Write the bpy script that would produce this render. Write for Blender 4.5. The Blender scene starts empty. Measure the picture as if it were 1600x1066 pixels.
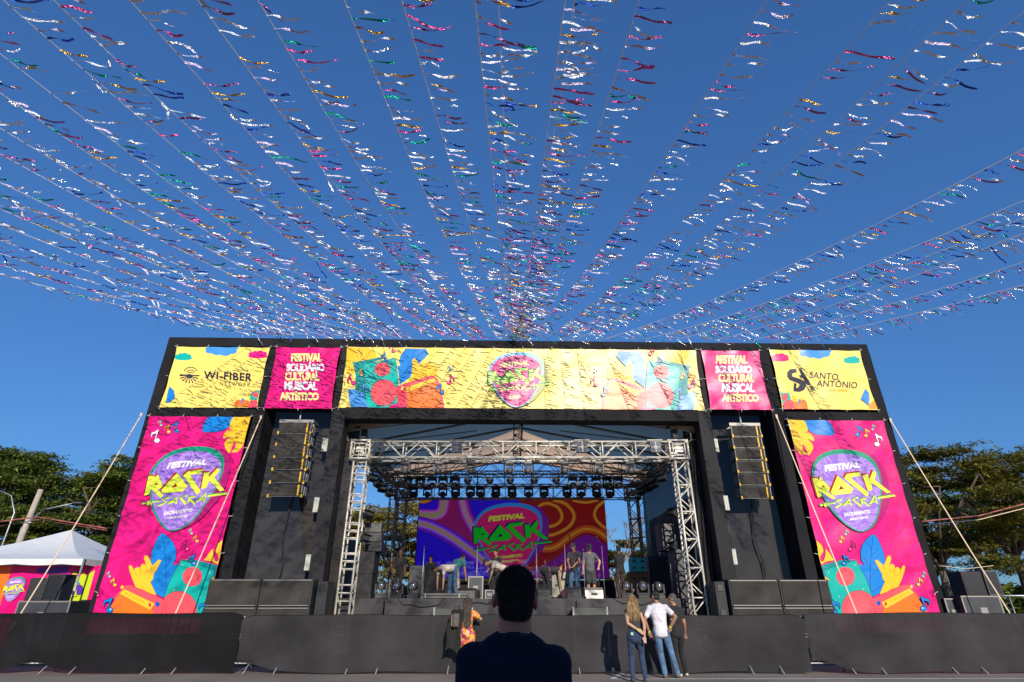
import bpy, bmesh, math, random
import numpy as np
from mathutils import Vector, Matrix, noise
from mathutils.geometry import tessellate_polygon
R = math.radians
scene = bpy.context.scene
col = scene.collection
random.seed(7)

# ------------------------------------------------------------------ camera, world, sun
F = 864.0; PITCH = math.atan(0.477); CP, SP = math.cos(PITCH), math.sin(PITCH); EYE = 1.5
cam_d = bpy.data.cameras.new("camera"); cam = bpy.data.objects.new("camera", cam_d); col.objects.link(cam)
cam_d.sensor_width = 36; cam_d.lens = 36 * F / 1600.0; cam_d.clip_end = 2000; cam_d.clip_start = 0.05
cam.location = (0, 0, EYE); cam.rotation_euler = (math.pi / 2 + PITCH, 0, 0)
scene.camera = cam
SUN_EL, SUN_AZ = R(21), R(13.5)
world = bpy.data.worlds.new("World"); scene.world = world; world.use_nodes = True
nt = world.node_tree; nt.nodes.clear()
sky = nt.nodes.new('ShaderNodeTexSky'); sky.sky_type = 'NISHITA'; sky.sun_disc = False
sky.sun_elevation = SUN_EL; sky.sun_rotation = math.pi - SUN_AZ
sky.air_density = 1.35; sky.dust_density = 0.25; sky.ozone_density = 4.0; sky.altitude = 300
bg = nt.nodes.new('ShaderNodeBackground'); bg.inputs['Strength'].default_value = 0.118
wo = nt.nodes.new('ShaderNodeOutputWorld')
gm = nt.nodes.new('ShaderNodeGamma'); gm.inputs['Gamma'].default_value = 0.65
tn = nt.nodes.new('ShaderNodeMixRGB'); tn.blend_type = 'MULTIPLY'; tn.inputs[0].default_value = 1; tn.inputs[2].default_value = (.48, 1.0, 1.86, 1)
nt.links.new(sky.outputs[0], gm.inputs['Color']); nt.links.new(gm.outputs[0], tn.inputs[1]); nt.links.new(tn.outputs[0], bg.inputs['Color']); nt.links.new(bg.outputs[0], wo.inputs['Surface'])
sd = bpy.data.lights.new("sun", 'SUN'); sun = bpy.data.objects.new("sun", sd); col.objects.link(sun)
sd.energy = 4.6; sd.angle = R(0.5); sd.color = (1.0, 0.90, 0.76)
SUNV = Vector((math.sin(SUN_AZ) * math.cos(SUN_EL), -math.cos(SUN_AZ) * math.cos(SUN_EL), math.sin(SUN_EL)))
sun.rotation_euler = SUNV.to_track_quat('Z', 'Y').to_euler()
vs = scene.view_settings
scene.display_settings.display_device = 'sRGB'
vs.view_transform = 'Standard'; vs.look = 'None'; vs.exposure = 0.0; vs.gamma = 1.0

# ------------------------------------------------------------------ measuring helpers
def ray(x, y):
    u = (533 - y) / F
    return ((x - 800) / F, CP - u * SP, SP + u * CP)
def P(x, y, D):
    r = ray(x, y); k = D / r[1]
    return Vector((r[0] * k, D, EYE + r[2] * k))
ARCH_A = 0.024; ACA, ASA = math.cos(ARCH_A), math.sin(ARCH_A)
def AP(x, y, v=0.0):
    r = ray(x, y); k = (ACA * 18 + v) / (-ASA * r[0] + ACA * r[1])
    X = r[0] * k; Y = r[1] * k - 18
    return (X * ACA + Y * ASA, EYE + r[2] * k)

# ------------------------------------------------------------------ materials
def lin(c):
    return tuple(((v / 255.0) / 12.92 if v <= 10 else (((v / 255.0) + 0.055) / 1.055) ** 2.4) for v in c)
MATS = {}
def mat(name, rgb=None, rough=0.6, metal=0.0, linear=None, bump=0, bscale=8, var=0, vscale=3, emit=None, es=1.0,
        alpha=None, spec=None, coat=0, detail=6, sheen=0, stretch=None, trans=0):
    if name in MATS: return MATS[name]
    m = bpy.data.materials.new(name); m.use_nodes = True; MATS[name] = m
    n = m.node_tree.nodes; l = m.node_tree.links; b = n['Principled BSDF']
    c = linear or lin(rgb)
    b.inputs['Base Color'].default_value = (*c, 1); b.inputs['Roughness'].default_value = rough
    b.inputs['Metallic'].default_value = metal
    if spec is not None: b.inputs['Specular IOR Level'].default_value = spec
    if coat: b.inputs['Coat Weight'].default_value = coat
    if sheen: b.inputs['Sheen Weight'].default_value = sheen
    if alpha is not None: b.inputs['Alpha'].default_value = alpha
    if trans: b.inputs['Transmission Weight'].default_value = trans
    if emit is not None:
        b.inputs['Emission Color'].default_value = (*lin(emit), 1); b.inputs['Emission Strength'].default_value = es
    if bump or var:
        tc = n.new('ShaderNodeTexCoord'); src = tc.outputs['Object']
        if stretch:
            mp = n.new('ShaderNodeMapping'); mp.inputs['Scale'].default_value = stretch
            l.new(src, mp.inputs['Vector']); src = mp.outputs[0]
    if var:
        t = n.new('ShaderNodeTexNoise'); t.inputs['Scale'].default_value = vscale; t.inputs['Detail'].default_value = detail
        l.new(src, t.inputs['Vector'])
        r = n.new('ShaderNodeValToRGB'); r.color_ramp.elements[0].position = 0.3; r.color_ramp.elements[1].position = 0.7
        r.color_ramp.elements[0].color = (*[v * (1 - var) for v in c], 1)
        r.color_ramp.elements[1].color = (*[min(1, v * (1 + var)) for v in c], 1)
        l.new(t.outputs['Fac'], r.inputs[0]); l.new(r.outputs[0], b.inputs['Base Color'])
    if bump:
        t = n.new('ShaderNodeTexNoise'); t.inputs['Scale'].default_value = bscale; t.inputs['Detail'].default_value = 4
        l.new(src, t.inputs['Vector'])
        bp = n.new('ShaderNodeBump'); bp.inputs['Strength'].default_value = bump; bp.inputs['Distance'].default_value = 0.05
        l.new(t.outputs['Fac'], bp.inputs['Height']); l.new(bp.outputs[0], b.inputs['Normal'])
    return m

# ------------------------------------------------------------------ mesh building
def wmat(o):
    M = Matrix.LocRotScale(o.location, o.rotation_euler, o.scale)
    return wmat(o.parent) @ M if o.parent else M
class MB:
    def __init__(s): s.v = []; s.f = []; s.m = []; s.sm = []
    def add(s, vs, fs, mi=0, smooth=False):
        k = len(s.v); s.v += [Vector(p) for p in vs]
        for f in fs: s.f.append([i + k for i in f]); s.m.append(mi); s.sm.append(smooth)
        return s
    def box(s, a, b, mi=0, M=None):
        x0, y0, z0 = a; x1, y1, z1 = b
        vs = [(x0,y0,z0),(x1,y0,z0),(x1,y1,z0),(x0,y1,z0),(x0,y0,z1),(x1,y0,z1),(x1,y1,z1),(x0,y1,z1)]
        if M: vs = [M @ Vector(p) for p in vs]
        return s.add(vs, [(0,3,2,1),(4,5,6,7),(0,1,5,4),(1,2,6,5),(2,3,7,6),(3,0,4,7)], mi)
    def bbox(s, a, b, r=0.02, mi=0, M=None):   # box with chamfered vertical/horizontal edges
        x0, y0, z0 = a; x1, y1, z1 = b
        bm = bmesh.new(); bmesh.ops.create_cube(bm, size=1)
        for v in bm.verts: v.co = Vector(((x0+x1)/2+v.co.x*(x1-x0), (y0+y1)/2+v.co.y*(y1-y0), (z0+z1)/2+v.co.z*(z1-z0)))
        bmesh.ops.bevel(bm, geom=bm.edges[:], offset=r, segments=2, affect='EDGES', profile=0.5)
        bm.verts.index_update()
        vs = [v.co.copy() for v in bm.verts]
        if M: vs = [M @ p for p in vs]
        s.add(vs, [[v.index for v in f.verts] for f in bm.faces], mi); bm.free(); return s
    def tube(s, pts, r, seg=6, mi=0, smooth=True, caps=True):
        pts = [Vector(p) for p in pts]; n = len(pts)
        rs = r if isinstance(r, (list, tuple)) else [r] * n
        k = len(s.v); up = None
        for i, p in enumerate(pts):
            d = (pts[min(i+1,n-1)] - pts[max(i-1,0)])
            if d.length < 1e-9: d = Vector((0,0,1))
            d.normalize()
            if up is None: up = Vector((0,0,1)) if abs(d.z) < 0.9 else Vector((1,0,0))
            a = d.cross(up)
            if a.length < 1e-6: a = d.orthogonal()
            a.normalize(); b = d.cross(a).normalized(); up = -b if False else up
            for j in range(seg):
                t = 2*math.pi*j/seg
                s.v.append(p + (a*math.cos(t) + b*math.sin(t)) * rs[i])
        for i in range(n-1):
            for j in range(seg):
                j2 = (j+1) % seg
                s.f.append([k+i*seg+j, k+i*seg+j2, k+(i+1)*seg+j2, k+(i+1)*seg+j]); s.m.append(mi); s.sm.append(smooth)
        if caps:
            s.f.append([k+j for j in range(seg)][::-1]); s.m.append(mi); s.sm.append(False)
            s.f.append([k+(n-1)*seg+j for j in range(seg)]); s.m.append(mi); s.sm.append(False)
        return s
    def lathe(s, prof, M=None, seg=16, mi=0, smooth=True):   # prof: (r, z) list about Z
        k = len(s.v); n = len(prof)
        for r, z in prof:
            for j in range(seg):
                t = 2*math.pi*j/seg; p = Vector((r*math.cos(t), r*math.sin(t), z))
                s.v.append(M @ p if M else p)
        for i in range(n-1):
            for j in range(seg):
                j2 = (j+1) % seg
                s.f.append([k+i*seg+j, k+i*seg+j2, k+(i+1)*seg+j2, k+(i+1)*seg+j]); s.m.append(mi); s.sm.append(smooth)
        if prof[0][0] > 1e-4: s.f.append([k+j for j in range(seg)][::-1]); s.m.append(mi); s.sm.append(False)
        if prof[-1][0] > 1e-4: s.f.append([k+(n-1)*seg+j for j in range(seg)]); s.m.append(mi); s.sm.append(False)
        return s
    def grid(s, fn, nu, nv, mi=0, smooth=True):
        k = len(s.v)
        for j in range(nv+1):
            for i in range(nu+1): s.v.append(Vector(fn(i/nu, j/nv)))
        for j in range(nv):
            for i in range(nu):
                a = k+j*(nu+1)+i; s.f.append([a, a+1, a+nu+2, a+nu+1]); s.m.append(mi); s.sm.append(smooth)
        return s
    def build(s, name, mats, parent=None, world=True, origin=None):
        if not isinstance(mats, (list, tuple)): mats = [mats]
        me = bpy.data.meshes.new(name)
        if parent is not None and world:
            I = wmat(parent).inverted(); vs = [I @ p for p in s.v]
        elif origin is not None:
            o_ = Vector(origin); vs = [p - o_ for p in s.v]
        else: vs = s.v
        me.from_pydata([tuple(p) for p in vs], [], s.f)
        for m in mats: me.materials.append(m)
        me.polygons.foreach_set('material_index', s.m); me.polygons.foreach_set('use_smooth', s.sm); me.update()
        o = bpy.data.objects.new(name, me); col.objects.link(o)
        if parent is not None: o.parent = parent
        if origin is not None and parent is None: o.location = origin
        return o
def tag(o, label=None, cat=None, group=None, kind=None):
    if label: o['label'] = label
    if cat: o['category'] = cat
    if group: o['group'] = group
    if kind: o['kind'] = kind
    return o
def thing(name, label, cat, loc=(0,0,0), rz=0.0, group=None):
    o = bpy.data.objects.new(name, None); col.objects.link(o); o.location = loc; o.rotation_euler = (0, 0, rz)
    o.empty_display_size = 0.2
    return tag(o, label, cat, group)
def dup(root, loc=None, rot=None, label=None, group=None):
    def cp(o, par):
        c = o.copy(); col.objects.link(c)
        if par is not None: c.parent = par
        for ch in kids.get(o.name, []): cp(ch, c)
        return c
    kids = {}
    st = [root]
    while st:
        q = st.pop(); kids[q.name] = list(q.children); st += kids[q.name]
    r = cp(root, None)
    if loc is not None: r.location = loc
    if rot is not None: r.rotation_euler = rot
    if label: r['label'] = label
    if group: r['group'] = group
    return r
ORD = ['first','second','third','fourth','fifth','sixth','seventh','eighth','ninth','tenth','eleventh','twelfth','thirteenth','fourteenth','fifteenth','sixteenth','seventeenth','eighteenth']

# common materials
M_black = mat('black_cloth', linear=(.016,.0155,.017), rough=.85, bump=.35, bscale=2.2, spec=.2, var=.3, vscale=1.2)
M_blackw = mat('black_cloth_wrinkled', linear=(.0135,.013,.015), rough=.7, bump=1.0, bscale=3.0, var=.35, vscale=.9, spec=.3, stretch=(1,1,.6))
M_scrim = mat('black_scrim', linear=(.036,.032,.031), rough=.75, spec=.15, bump=.5, bscale=2.0, alpha=.975, var=.35, vscale=1.0)
M_scrim2 = mat('black_mesh_scrim', linear=(.016,.016,.018), rough=.6, spec=.2, alpha=.93, var=.5, vscale=1.5)
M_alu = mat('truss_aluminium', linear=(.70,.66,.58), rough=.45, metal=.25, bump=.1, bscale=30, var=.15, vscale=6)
M_alud = mat('dark_aluminium', linear=(.22,.19,.155), rough=.6, metal=.3, var=.2, vscale=6)  # darker, browner tone for the trusses behind the front and the roof frame
M_steel = mat('galvanised_steel', linear=(.45,.46,.47), rough=.45, metal=.6, var=.15, vscale=5)
M_plas = mat('black_plastic', linear=(.018,.018,.02), rough=.38, bump=.15, bscale=60)
M_plasg = mat('dark_grey_paint', linear=(.030,.031,.034), rough=.55, spec=.3, bump=.2, bscale=50, var=.2, vscale=3)
M_grille = mat('speaker_grille', linear=(.05,.045,.04), rough=.75, spec=.2, bump=.5, bscale=120, var=.45, vscale=1.6)
M_silver = mat('silver_housing', linear=(.09,.09,.095), rough=.5, metal=.25)
M_lens = mat('lamp_lens', linear=(.25,.27,.3), rough=.06, metal=.6, coat=1)
M_yel = mat('yellow_trim', rgb=(228,180,30), rough=.5)
M_white = mat('white_plastic', linear=(.5,.52,.46), rough=.5)
M_rope = mat('pale_strap', linear=(.72,.55,.38), rough=.8)
M_case = mat('flight_case_panel', linear=(.05,.05,.055), rough=.45, var=.2)
M_edge = mat('aluminium_edging', linear=(.30,.29,.27), rough=.5, metal=.4)
M_rubber = mat('rubber', linear=(.02,.02,.02), rough=.8)

# ------------------------------------------------------------------ ground
def ground_mat():
    m = bpy.data.materials.new('asphalt'); m.use_nodes = True; n = m.node_tree.nodes; l = m.node_tree.links; b = n['Principled BSDF']
    tc = n.new('ShaderNodeTexCoord')
    t1 = n.new('ShaderNodeTexNoise'); t1.inputs['Scale'].default_value = .35; t1.inputs['Detail'].default_value = 8
    t2 = n.new('ShaderNodeTexVoronoi'); t2.inputs['Scale'].default_value = 90
    l.new(tc.outputs['Object'], t1.inputs['Vector']); l.new(tc.outputs['Object'], t2.inputs['Vector'])
    r1 = n.new('ShaderNodeValToRGB'); r1.color_ramp.elements[0].color = (.20,.165,.135,1); r1.color_ramp.elements[1].color = (.33,.28,.235,1)
    r1.color_ramp.elements[0].position = .35; r1.color_ramp.elements[1].position = .65
    r2 = n.new('ShaderNodeValToRGB'); r2.color_ramp.elements[0].color = (.6,.6,.6,1); r2.color_ramp.elements[1].color = (1.2,1.2,1.2,1)
    l.new(t1.outputs['Fac'], r1.inputs[0]); l.new(t2.outputs['Color'], r2.inputs[0])
    mx = n.new('ShaderNodeMixRGB'); mx.blend_type = 'MULTIPLY'; mx.inputs[0].default_value = 1
    l.new(r1.outputs[0], mx.inputs[1]); l.new(r2.outputs[0], mx.inputs[2]); l.new(mx.outputs[0], b.inputs['Base Color'])
    bp = n.new('ShaderNodeBump'); bp.inputs['Strength'].default_value = .5; bp.inputs['Distance'].default_value = .01
    l.new(t2.outputs['Distance'], bp.inputs['Height']); l.new(bp.outputs[0], b.inputs['Normal'])
    b.inputs['Roughness'].default_value = .9
    return m
M_asph = ground_mat()
g = MB().add([(-600,-300,0),(600,-300,0),(600,900,0),(-600,900,0)], [(0,1,2,3)]).build('asphalt_ground', M_asph); tag(g, kind='structure')
M_paint = mat('road_paint', linear=(.62,.6,.56), rough=.7, var=.25, vscale=9)
g = MB().add([(2.2,14.35,.004),(30,14.6,.004),(30,14.72,.004),(2.2,14.47,.004)], [(0,1,2,3)])
g.add([(2.2,14.47,.0041),(2.34,14.47,.0041),(4.3,20,.0041),(4.16,20,.0041)], [(0,1,2,3)])
tag(g.build('painted_line', M_paint), kind='structure')
# grass verge beyond the stage
M_grassy = mat('dry_grass', linear=(.09,.085,.035), rough=.95, var=.4, vscale=.6, bump=.5, bscale=20)
g = MB().add([(-300,36,.006),(300,36,.006),(300,500,.006),(-300,500,.006)], [(0,1,2,3)]); tag(g.build('grass_verge', M_grassy), kind='structure')

# ------------------------------------------------------------------ crowd fence: cloth over steel barriers
FY = 15.4
def cloth_noise(x, z, seed=0, s=1.0):
    return noise.noise(Vector((x*s, z*s*1.3, seed*7.3)))
def fence_cloth(name, x0, x1, zt, label, seed, pins, sag=0.07, m=None):
    mb = MB(); nu = int((x1-x0)*14); nv = 20
    def fn(a, b):
        x = x0 + (x1-x0)*a
        d = min([abs(x-p) for p in pins] + [9])
        lift = 0.30*math.exp(-(d/0.55)**2) if pins else 0
        zb = 0.045 + lift*0.75 + 0.02*math.sin(x*2.3+seed)
        top = zt + 0.012*math.sin(x*1.7+seed) - 0.03*max(0, 1-abs(x-x0)/.25)*1.5 - 0.045*max(0, 1-abs(x-x1)/.25)*1.5
        z = zb + (top-zb)*b
        y = FY - .03 + 0.06*cloth_noise(x, z*.5, seed, .7) + 0.03*cloth_noise(x, z, seed+3, 1.9)
        fold = 0
        for p in pins:
            dd = x-p; w = math.exp(-(dd/0.6)**2)
            fold += w*0.028*math.sin(math.atan2(dd, z-0.15+1e-6)*16)*(1-b*.35)
        y += fold + 0.05*(1-b)**2*math.sin(x*.9+seed)
        if b > .97: y = FY + .01
        return (x, y, z)
    mb.grid(fn, nu, nv)
    mb.grid(lambda a, b: (x0+(x1-x0)*a, FY-.02+.1*b, fn(a, 1)[2]+.012*math.sin(b*math.pi)-.10*b*b), nu, 3)
    c = ((x0+x1)/2, FY, 0)
    return tag(mb.build(name, m or M_fence, origin=c), label, 'fence cloth')
M_fence = mat('fence_cloth', linear=(.027,.025,.028), rough=.8, spec=.3, bump=.8, bscale=1.9, var=.45, vscale=.8, detail=5, sheen=.12, alpha=.98)
M_fence2 = mat('fence_cloth_dark', linear=(.009,.0085,.010), rough=.85, spec=.2, alpha=.972, bump=.6, bscale=1.6, var=.45, vscale=.7, detail=4)
xl = P(383, 955, FY).x; xr = P(1252, 955, FY).x
fence_cloth('barrier_cloth', -22, xl-.02, 1.315, 'darker black cloth over the barriers at the far left below the pink banner', 1, [-15.2,-11.6], m=M_fence2)
fence_cloth('barrier_cloth', xl+.02, xr-.02, 1.275, 'long black cloth over the middle barriers in front of the stage', 2, [xl+.12], m=M_fence)
fence_cloth('barrier_cloth', xr+.02, 22, 1.32, 'black cloth over the barriers at the right below the pink banner', 3, [xr+.15], m=M_fence)
# steel barriers
M_foot = mat('dull_steel', linear=(.24,.25,.24), rough=.6, metal=.3)
br = thing('crowd_barrier', 'x', 'barrier', (0,0,0), 0, 'steel crowd barriers under the black cloth')
fm = MB(); W2 = 1.12
for a, b in [((-W2,0,1.22),(W2,0,1.22)),((-W2,0,.22),(W2,0,.22)),((-W2,0,.22),(-W2,0,1.22)),((W2,0,.22),(W2,0,1.22))]: fm.tube([a,b], .019, 8)
fm.build('frame', M_steel, br, world=False)
bars = MB()
for i in range(1, 14): bars.tube([(-W2+i*W2/7,0,.22),(-W2+i*W2/7,0,1.22)], .008, 6)
bars.build('bars', M_steel, br, world=False)
for sx in (-.85, .85):
    f = MB(); f.tube([(sx,-.30,.012),(sx,-.06,.18),(sx,0,.26)], .014, 8); f.tube([(sx,0,.26),(sx,.06,.18),(sx,.30,.012)], .014, 8)
    f.build('foot', M_foot, br, world=False)
nB = 15
for i in range(nB):
    x = -16.9 + i*2.42
    lab = 'steel barrier with splayed feet under the black cloth, %s from the left' % ORD[i]
    if i == 0: br.location = (x, FY+.09, 0); br['label'] = lab
    else: dup(br, (x, FY+.09, 0), (0,0,random.uniform(-.01,.01)), lab)

# ------------------------------------------------------------------ arch (stage portal)
arch = thing('stage_portal', 'huge black cloth-clad portal frame carrying the banners around the stage', 'stage portal', (0,18,0), ARCH_A)
def lbox(name, u0, u1, z0, z1, v0=0.0, v1=.45, m=None, parent=None, bow=True):
    """cloth-wrapped beam, local coordinates of the portal, with slightly uneven faces"""
    mb = MB(); nx = max(2, int((u1-u0)/.25)); nz = max(2, int((z1-z0)/.25)); sd_ = u0*3.1+z0
    def w(u, z): return .012*noise.noise(Vector((u*1.4, z*1.4, sd_))) + .006*noise.noise(Vector((u*4, z*4, sd_+5)))
    mb.grid(lambda a, b: (u0+(u1-u0)*a, v0+w(u0+(u1-u0)*a, z0+(z1-z0)*b), z0+(z1-z0)*b), nx, nz)
    mb.grid(lambda a, b: (u1-(u1-u0)*a, v1, z0+(z1-z0)*b), nx, nz)
    mb.grid(lambda a, b: (u0+.008*math.sin(b*40), v1-(v1-v0)*a, z0+(z1-z0)*b), 2, nz)
    mb.grid(lambda a, b: (u1+.008*math.sin(b*33), v0+(v1-v0)*a, z0+(z1-z0)*b), 2, nz)
    mb.grid(lambda a, b: (u0+(u1-u0)*a, v0+(v1-v0)*b, z1), nx, 2)
    mb.grid(lambda a, b: (u0+(u1-u0)*a, v1-(v1-v0)*b, z0), nx, 2)
    return mb.build(name, m or M_black, parent or arch, world=False)
XL, XR = -12.2, 12.98
lbox('top_beam', XL, XR, 9.76, 10.1)
lbox('outer_post', XL, XL+.34, 0, 9.755, v1=.6); lbox('outer_post', XR-.34, XR, 0, 9.755, v1=.6)
lbox('inner_post', -8.66, -8.31, 0, 9.755, v1=.34); lbox('inner_post', 8.92, 9.28, 0, 9.755, v1=.34)
lbox('opening_post', -6.06, -5.62, 0, 9.755, v1=.5, m=M_blackw); lbox('opening_post', 6.36, 6.78, 0, 9.755, v1=.5, m=M_blackw)
lbox('cross_beam', XL+.345, -8.665, 7.16, 7.47, v0=.004); lbox('cross_beam', 9.285, XR-.345, 7.18, 7.5, v0=.004)
lbox('lower_beam', -5.615, 6.355, 7.12, 7.52, v0=-.06, v1=.5)
lbox('back_cladding', XL+.345, -8.665, .1, 7.1, v0=.3, v1=.34); lbox('back_cladding', 9.285, XR-.345, .1, 7.1, v0=.3, v1=.34)
lbox('back_cladding', XL+.345, -8.665, 7.55, 9.75, v0=.3, v1=.34); lbox('back_cladding', 9.285, XR-.345, 7.55, 9.75, v0=.3, v1=.34)
lbox('back_cladding', -8.3, -6.065, 7.45, 9.75, v0=.3, v1=.34); lbox('back_cladding', 6.785, 8.915, 7.45, 9.75, v0=.3, v1=.34)
lbox('back_cladding', -5.615, 6.355, 7.56, 9.75, v0=.3, v1=.34)
# chamfered corner cloths
def recess(u0, u1, name='recess_cloth'):
    mb = MB(); vb = .98
    mb.grid(lambda a, b: (u0+(u1-u0)*a, vb + .05*noise.noise(Vector((a*3+u0, b*5, 1))) + .02*math.sin(a*17+b*3), .05+9.6*b), 24, 60)
    return mb.build(name, M_scrim, arch, world=False)
recess(-9.3, -5.3); recess(6.1, 9.9)
# side returns of the inner posts
for u in (-8.31, 8.92):
    MB().grid(lambda a, b: (u+(-1 if u>0 else 1)*(-.012), .345+.6*a, 9.7*b), 3, 30).build('side_cloth', M_black, arch, world=False)
# guy ropes
def strap(name, a, b, label, w=.034):
    a = Vector(a); b = Vector(b); mb = MB(); n = 14
    side = (b-a).cross(Vector((0,1,0))).normalized()*w/2
    pts = [a.lerp(b, i/n) + Vector((0,0,-.10*4*(i/n)*(1-i/n)))for i in range(n+1)]
    for off in (-.006, .006):
        mb.add([p+side+Vector((0,off,0)) for p in pts]+[p-side+Vector((0,off,0)) for p in pts], [(i,i+1,n+2+i,n+1+i) for i in range(n)])
    mb.add([pts[0]+side*2+Vector((0,-.02,.05)), pts[0]-side*2+Vector((0,-.02,.05)), pts[0]-side*2+Vector((0,-.02,-.09)), pts[0]+side*2+Vector((0,-.02,-.09))], [(0,1,2,3)])
    return tag(mb.build(name, M_rope, origin=tuple(b)), label, 'strap')
def pin(px1, py1, D1, px2, py2, D2):
    a = P(px1, py1, D1); b = P(px2, py2, D2); d = b-a; k = (0.02-a.z)/d.z; return a, a+d*k
a, b = pin(221, 648, 17.65, 37, 950, 16.55); strap('guy_strap', a, b, 'pale strap running down leftward from the outer left post of the portal')
a, b = pin(408, 652, 17.75, 275, 955, 16.3); strap('guy_strap', a, b, 'pale strap crossing in front of the left tall pink banner')
a, b = pin(1213, 650, 18.15, 1338, 955, 16.5); strap('guy_strap', a, b, 'pale strap crossing in front of the right tall pink banner')
a, b = pin(1391, 656, 18.25, 1575, 952, 16.9); strap('guy_strap', a, b, 'pale strap running down rightward from the outer right post of the portal')

# ------------------------------------------------------------------ line arrays, subs, fills
def cabinet(mb_face, w, h, d): pass
def line_array(u0, u1, label, mirror):
    zt = 7.0; root = thing('line_array', label, 'line array', (0,0,0), 0, 'hanging line array speakers')
    uc = (u0+u1)/2; p = AP_world(uc, 0.05, 4.8); root.location = p; root.rotation_euler = (0,0,ARCH_A)
    w = u1-u0; z = zt - p.z; yoff = 0.0
    fr = MB(); fr.box((-w/2-.02,-.02,z),(w/2+.02,.06,z+.1)); fr.box((-w/2-.02,.45,z+.02),(w/2+.02,.53,z+.1)); fr.box((-w/2-.02,.06,z+.02),(-w/2+.05,.45,z+.1)); fr.box((w/2-.05,.06,z+.02),(w/2+.02,.45,z+.1))
    fr.build('rigging_frame', M_edge, root, world=False)
    MB().tube([(0,.25,z+.08),(0,.25,z+2.6)], .012, 6).tube([(0,.25,z+.08),(0,.25,z+.4)], .03, 8).build('hoist_chain', M_steel, root, world=False)
    for i in range(6):
        h = .375; ang = R(-1.0*i*.9); M = Matrix.Translation((random.uniform(-.012,.012)-.015*i*(1 if not mirror else -1)*0, yoff, z)) @ Matrix.Rotation(-ang, 4, 'X')
        c = MB(); dep = .5; tw = w/2*.72
        vs = [(-w/2,0,0),(w/2,0,0),(w/2,0,-h),(-w/2,0,-h),(-tw,dep,-.04),(tw,dep,-.04),(tw,dep,-h+.04),(-tw,dep,-h+.04)]
        c.add([M@Vector(q) for q in vs], [(0,1,2,3),(1,5,6,2),(5,4,7,6),(4,0,3,7),(0,4,5,1),(3,2,6,7)])
        cab = c.build('speaker_cabinet', M_plas, root, world=False)
        MB().bbox((-w/2+.05,-.02,-h+.03),(w/2-.05,-.002,-.02), .006, 0, M).build('grille', M_grille, cab, world=False)
        MB().box((w/2-.17,-.034,-h+.03),(w/2-.125,-.021,-.02), 0, M).build('yellow_strap', M_yel, cab, world=False)
        MB().box((-w/2-.006,-.035,-h-.03),(-w/2+.045,-.003,-h+.07), 0, M).build('yellow_bracket', M_yel, cab, world=False)
        MB().box((w/2-.045,-.035,-h-.03),(w/2+.006,-.003,-h+.07), 0, M).build('yellow_bracket', M_yel, cab, world=False)
        e = MB(); e.box((-w/2,-.012,-h),(w/2,0.0,-h+.008), 0, M); e.box((w/2-.04,-.025,-h+.1),(w/2-.022,-.002,-.03), 0, M)
        for sx in (-1, 1):      # rigging plates with handles on the side
            for q in (.12, .3): e.box((sx*(w/2-.05*q)-.012+.0, q, -h+.05),(sx*(w/2-.05*q)+.012, q+.1, -.06), 0, M)
        e.build('rigging_plate', M_edge, cab, world=False)
        z -= h*math.cos(ang)+.018+.006*i; yoff += h*math.sin(-ang)
    return root
def AP_world(u, v, z): return Vector((u*ACA - v*ASA, 18 + u*ASA + v*ACA, z))
line_array(-7.76, -6.66, 'six-cabinet line array with yellow straps hanging in the left bay of the portal', False)
line_array(7.42, 8.44, 'six-cabinet line array with yellow straps hanging in the right bay of the portal', True)

def sub(name, w, h, d, label, group, loc, side_plate=True):
    root = thing(name, label, 'subwoofer', loc, ARCH_A, group)
    MB().bbox((0,0,0),(w,d,h), .012).build('cabinet', M_plasg, root, world=False)
    gr = MB(); gr.bbox((.05,-.018,.05),(w-.05,-.002,h-.05), .008).build('grille', M_grille, root, world=False)
    for z in (.02, h-.045):
        e = MB(); e.box((.05,-.024,z),(w-.05,-.019,z+.02)); e.build('grille_edge', M_edge, root, world=False)
    return root
SG = 'stacked subwoofers beside the stage'
rows = ['lowest', 'middle one', 'topmost']
for c_ in range(2):
    for r_ in range(3):
        for side, ub in (('left', -8.68), ('right', 6.32)):
            u = ub + c_*1.49; v = -.55 if side == 'left' else -.5
            lab = 'wide black subwoofer, %s in %s column, stack below %s line array' % (rows[r_], ['left','right'][c_], side)
            s_ = sub('subwoofer', 1.47, .72, .9, lab, SG, AP_world(u, v, .0 + r_*.727))
# end plate stack, slim cabinets beside
for side, u in (('left', -5.66), ('right', 5.98)):
    t = thing('speaker_cabinet', 'slim dark speaker cabinet at the %s stack, turned side-on' % side, 'speaker', AP_world(u, -.3, 0), ARCH_A)
    MB().bbox((0,0,0),(.3,.8,2.12), .012).build('cabinet', M_plasg, t, world=False)
    MB().bbox((.06,-.02,1.86),(.24,-.002,2.04), .01).bbox((.06,-.02,1.2),(.24,-.002,1.38), .01).build('handle', M_plas, t, world=False)

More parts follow.
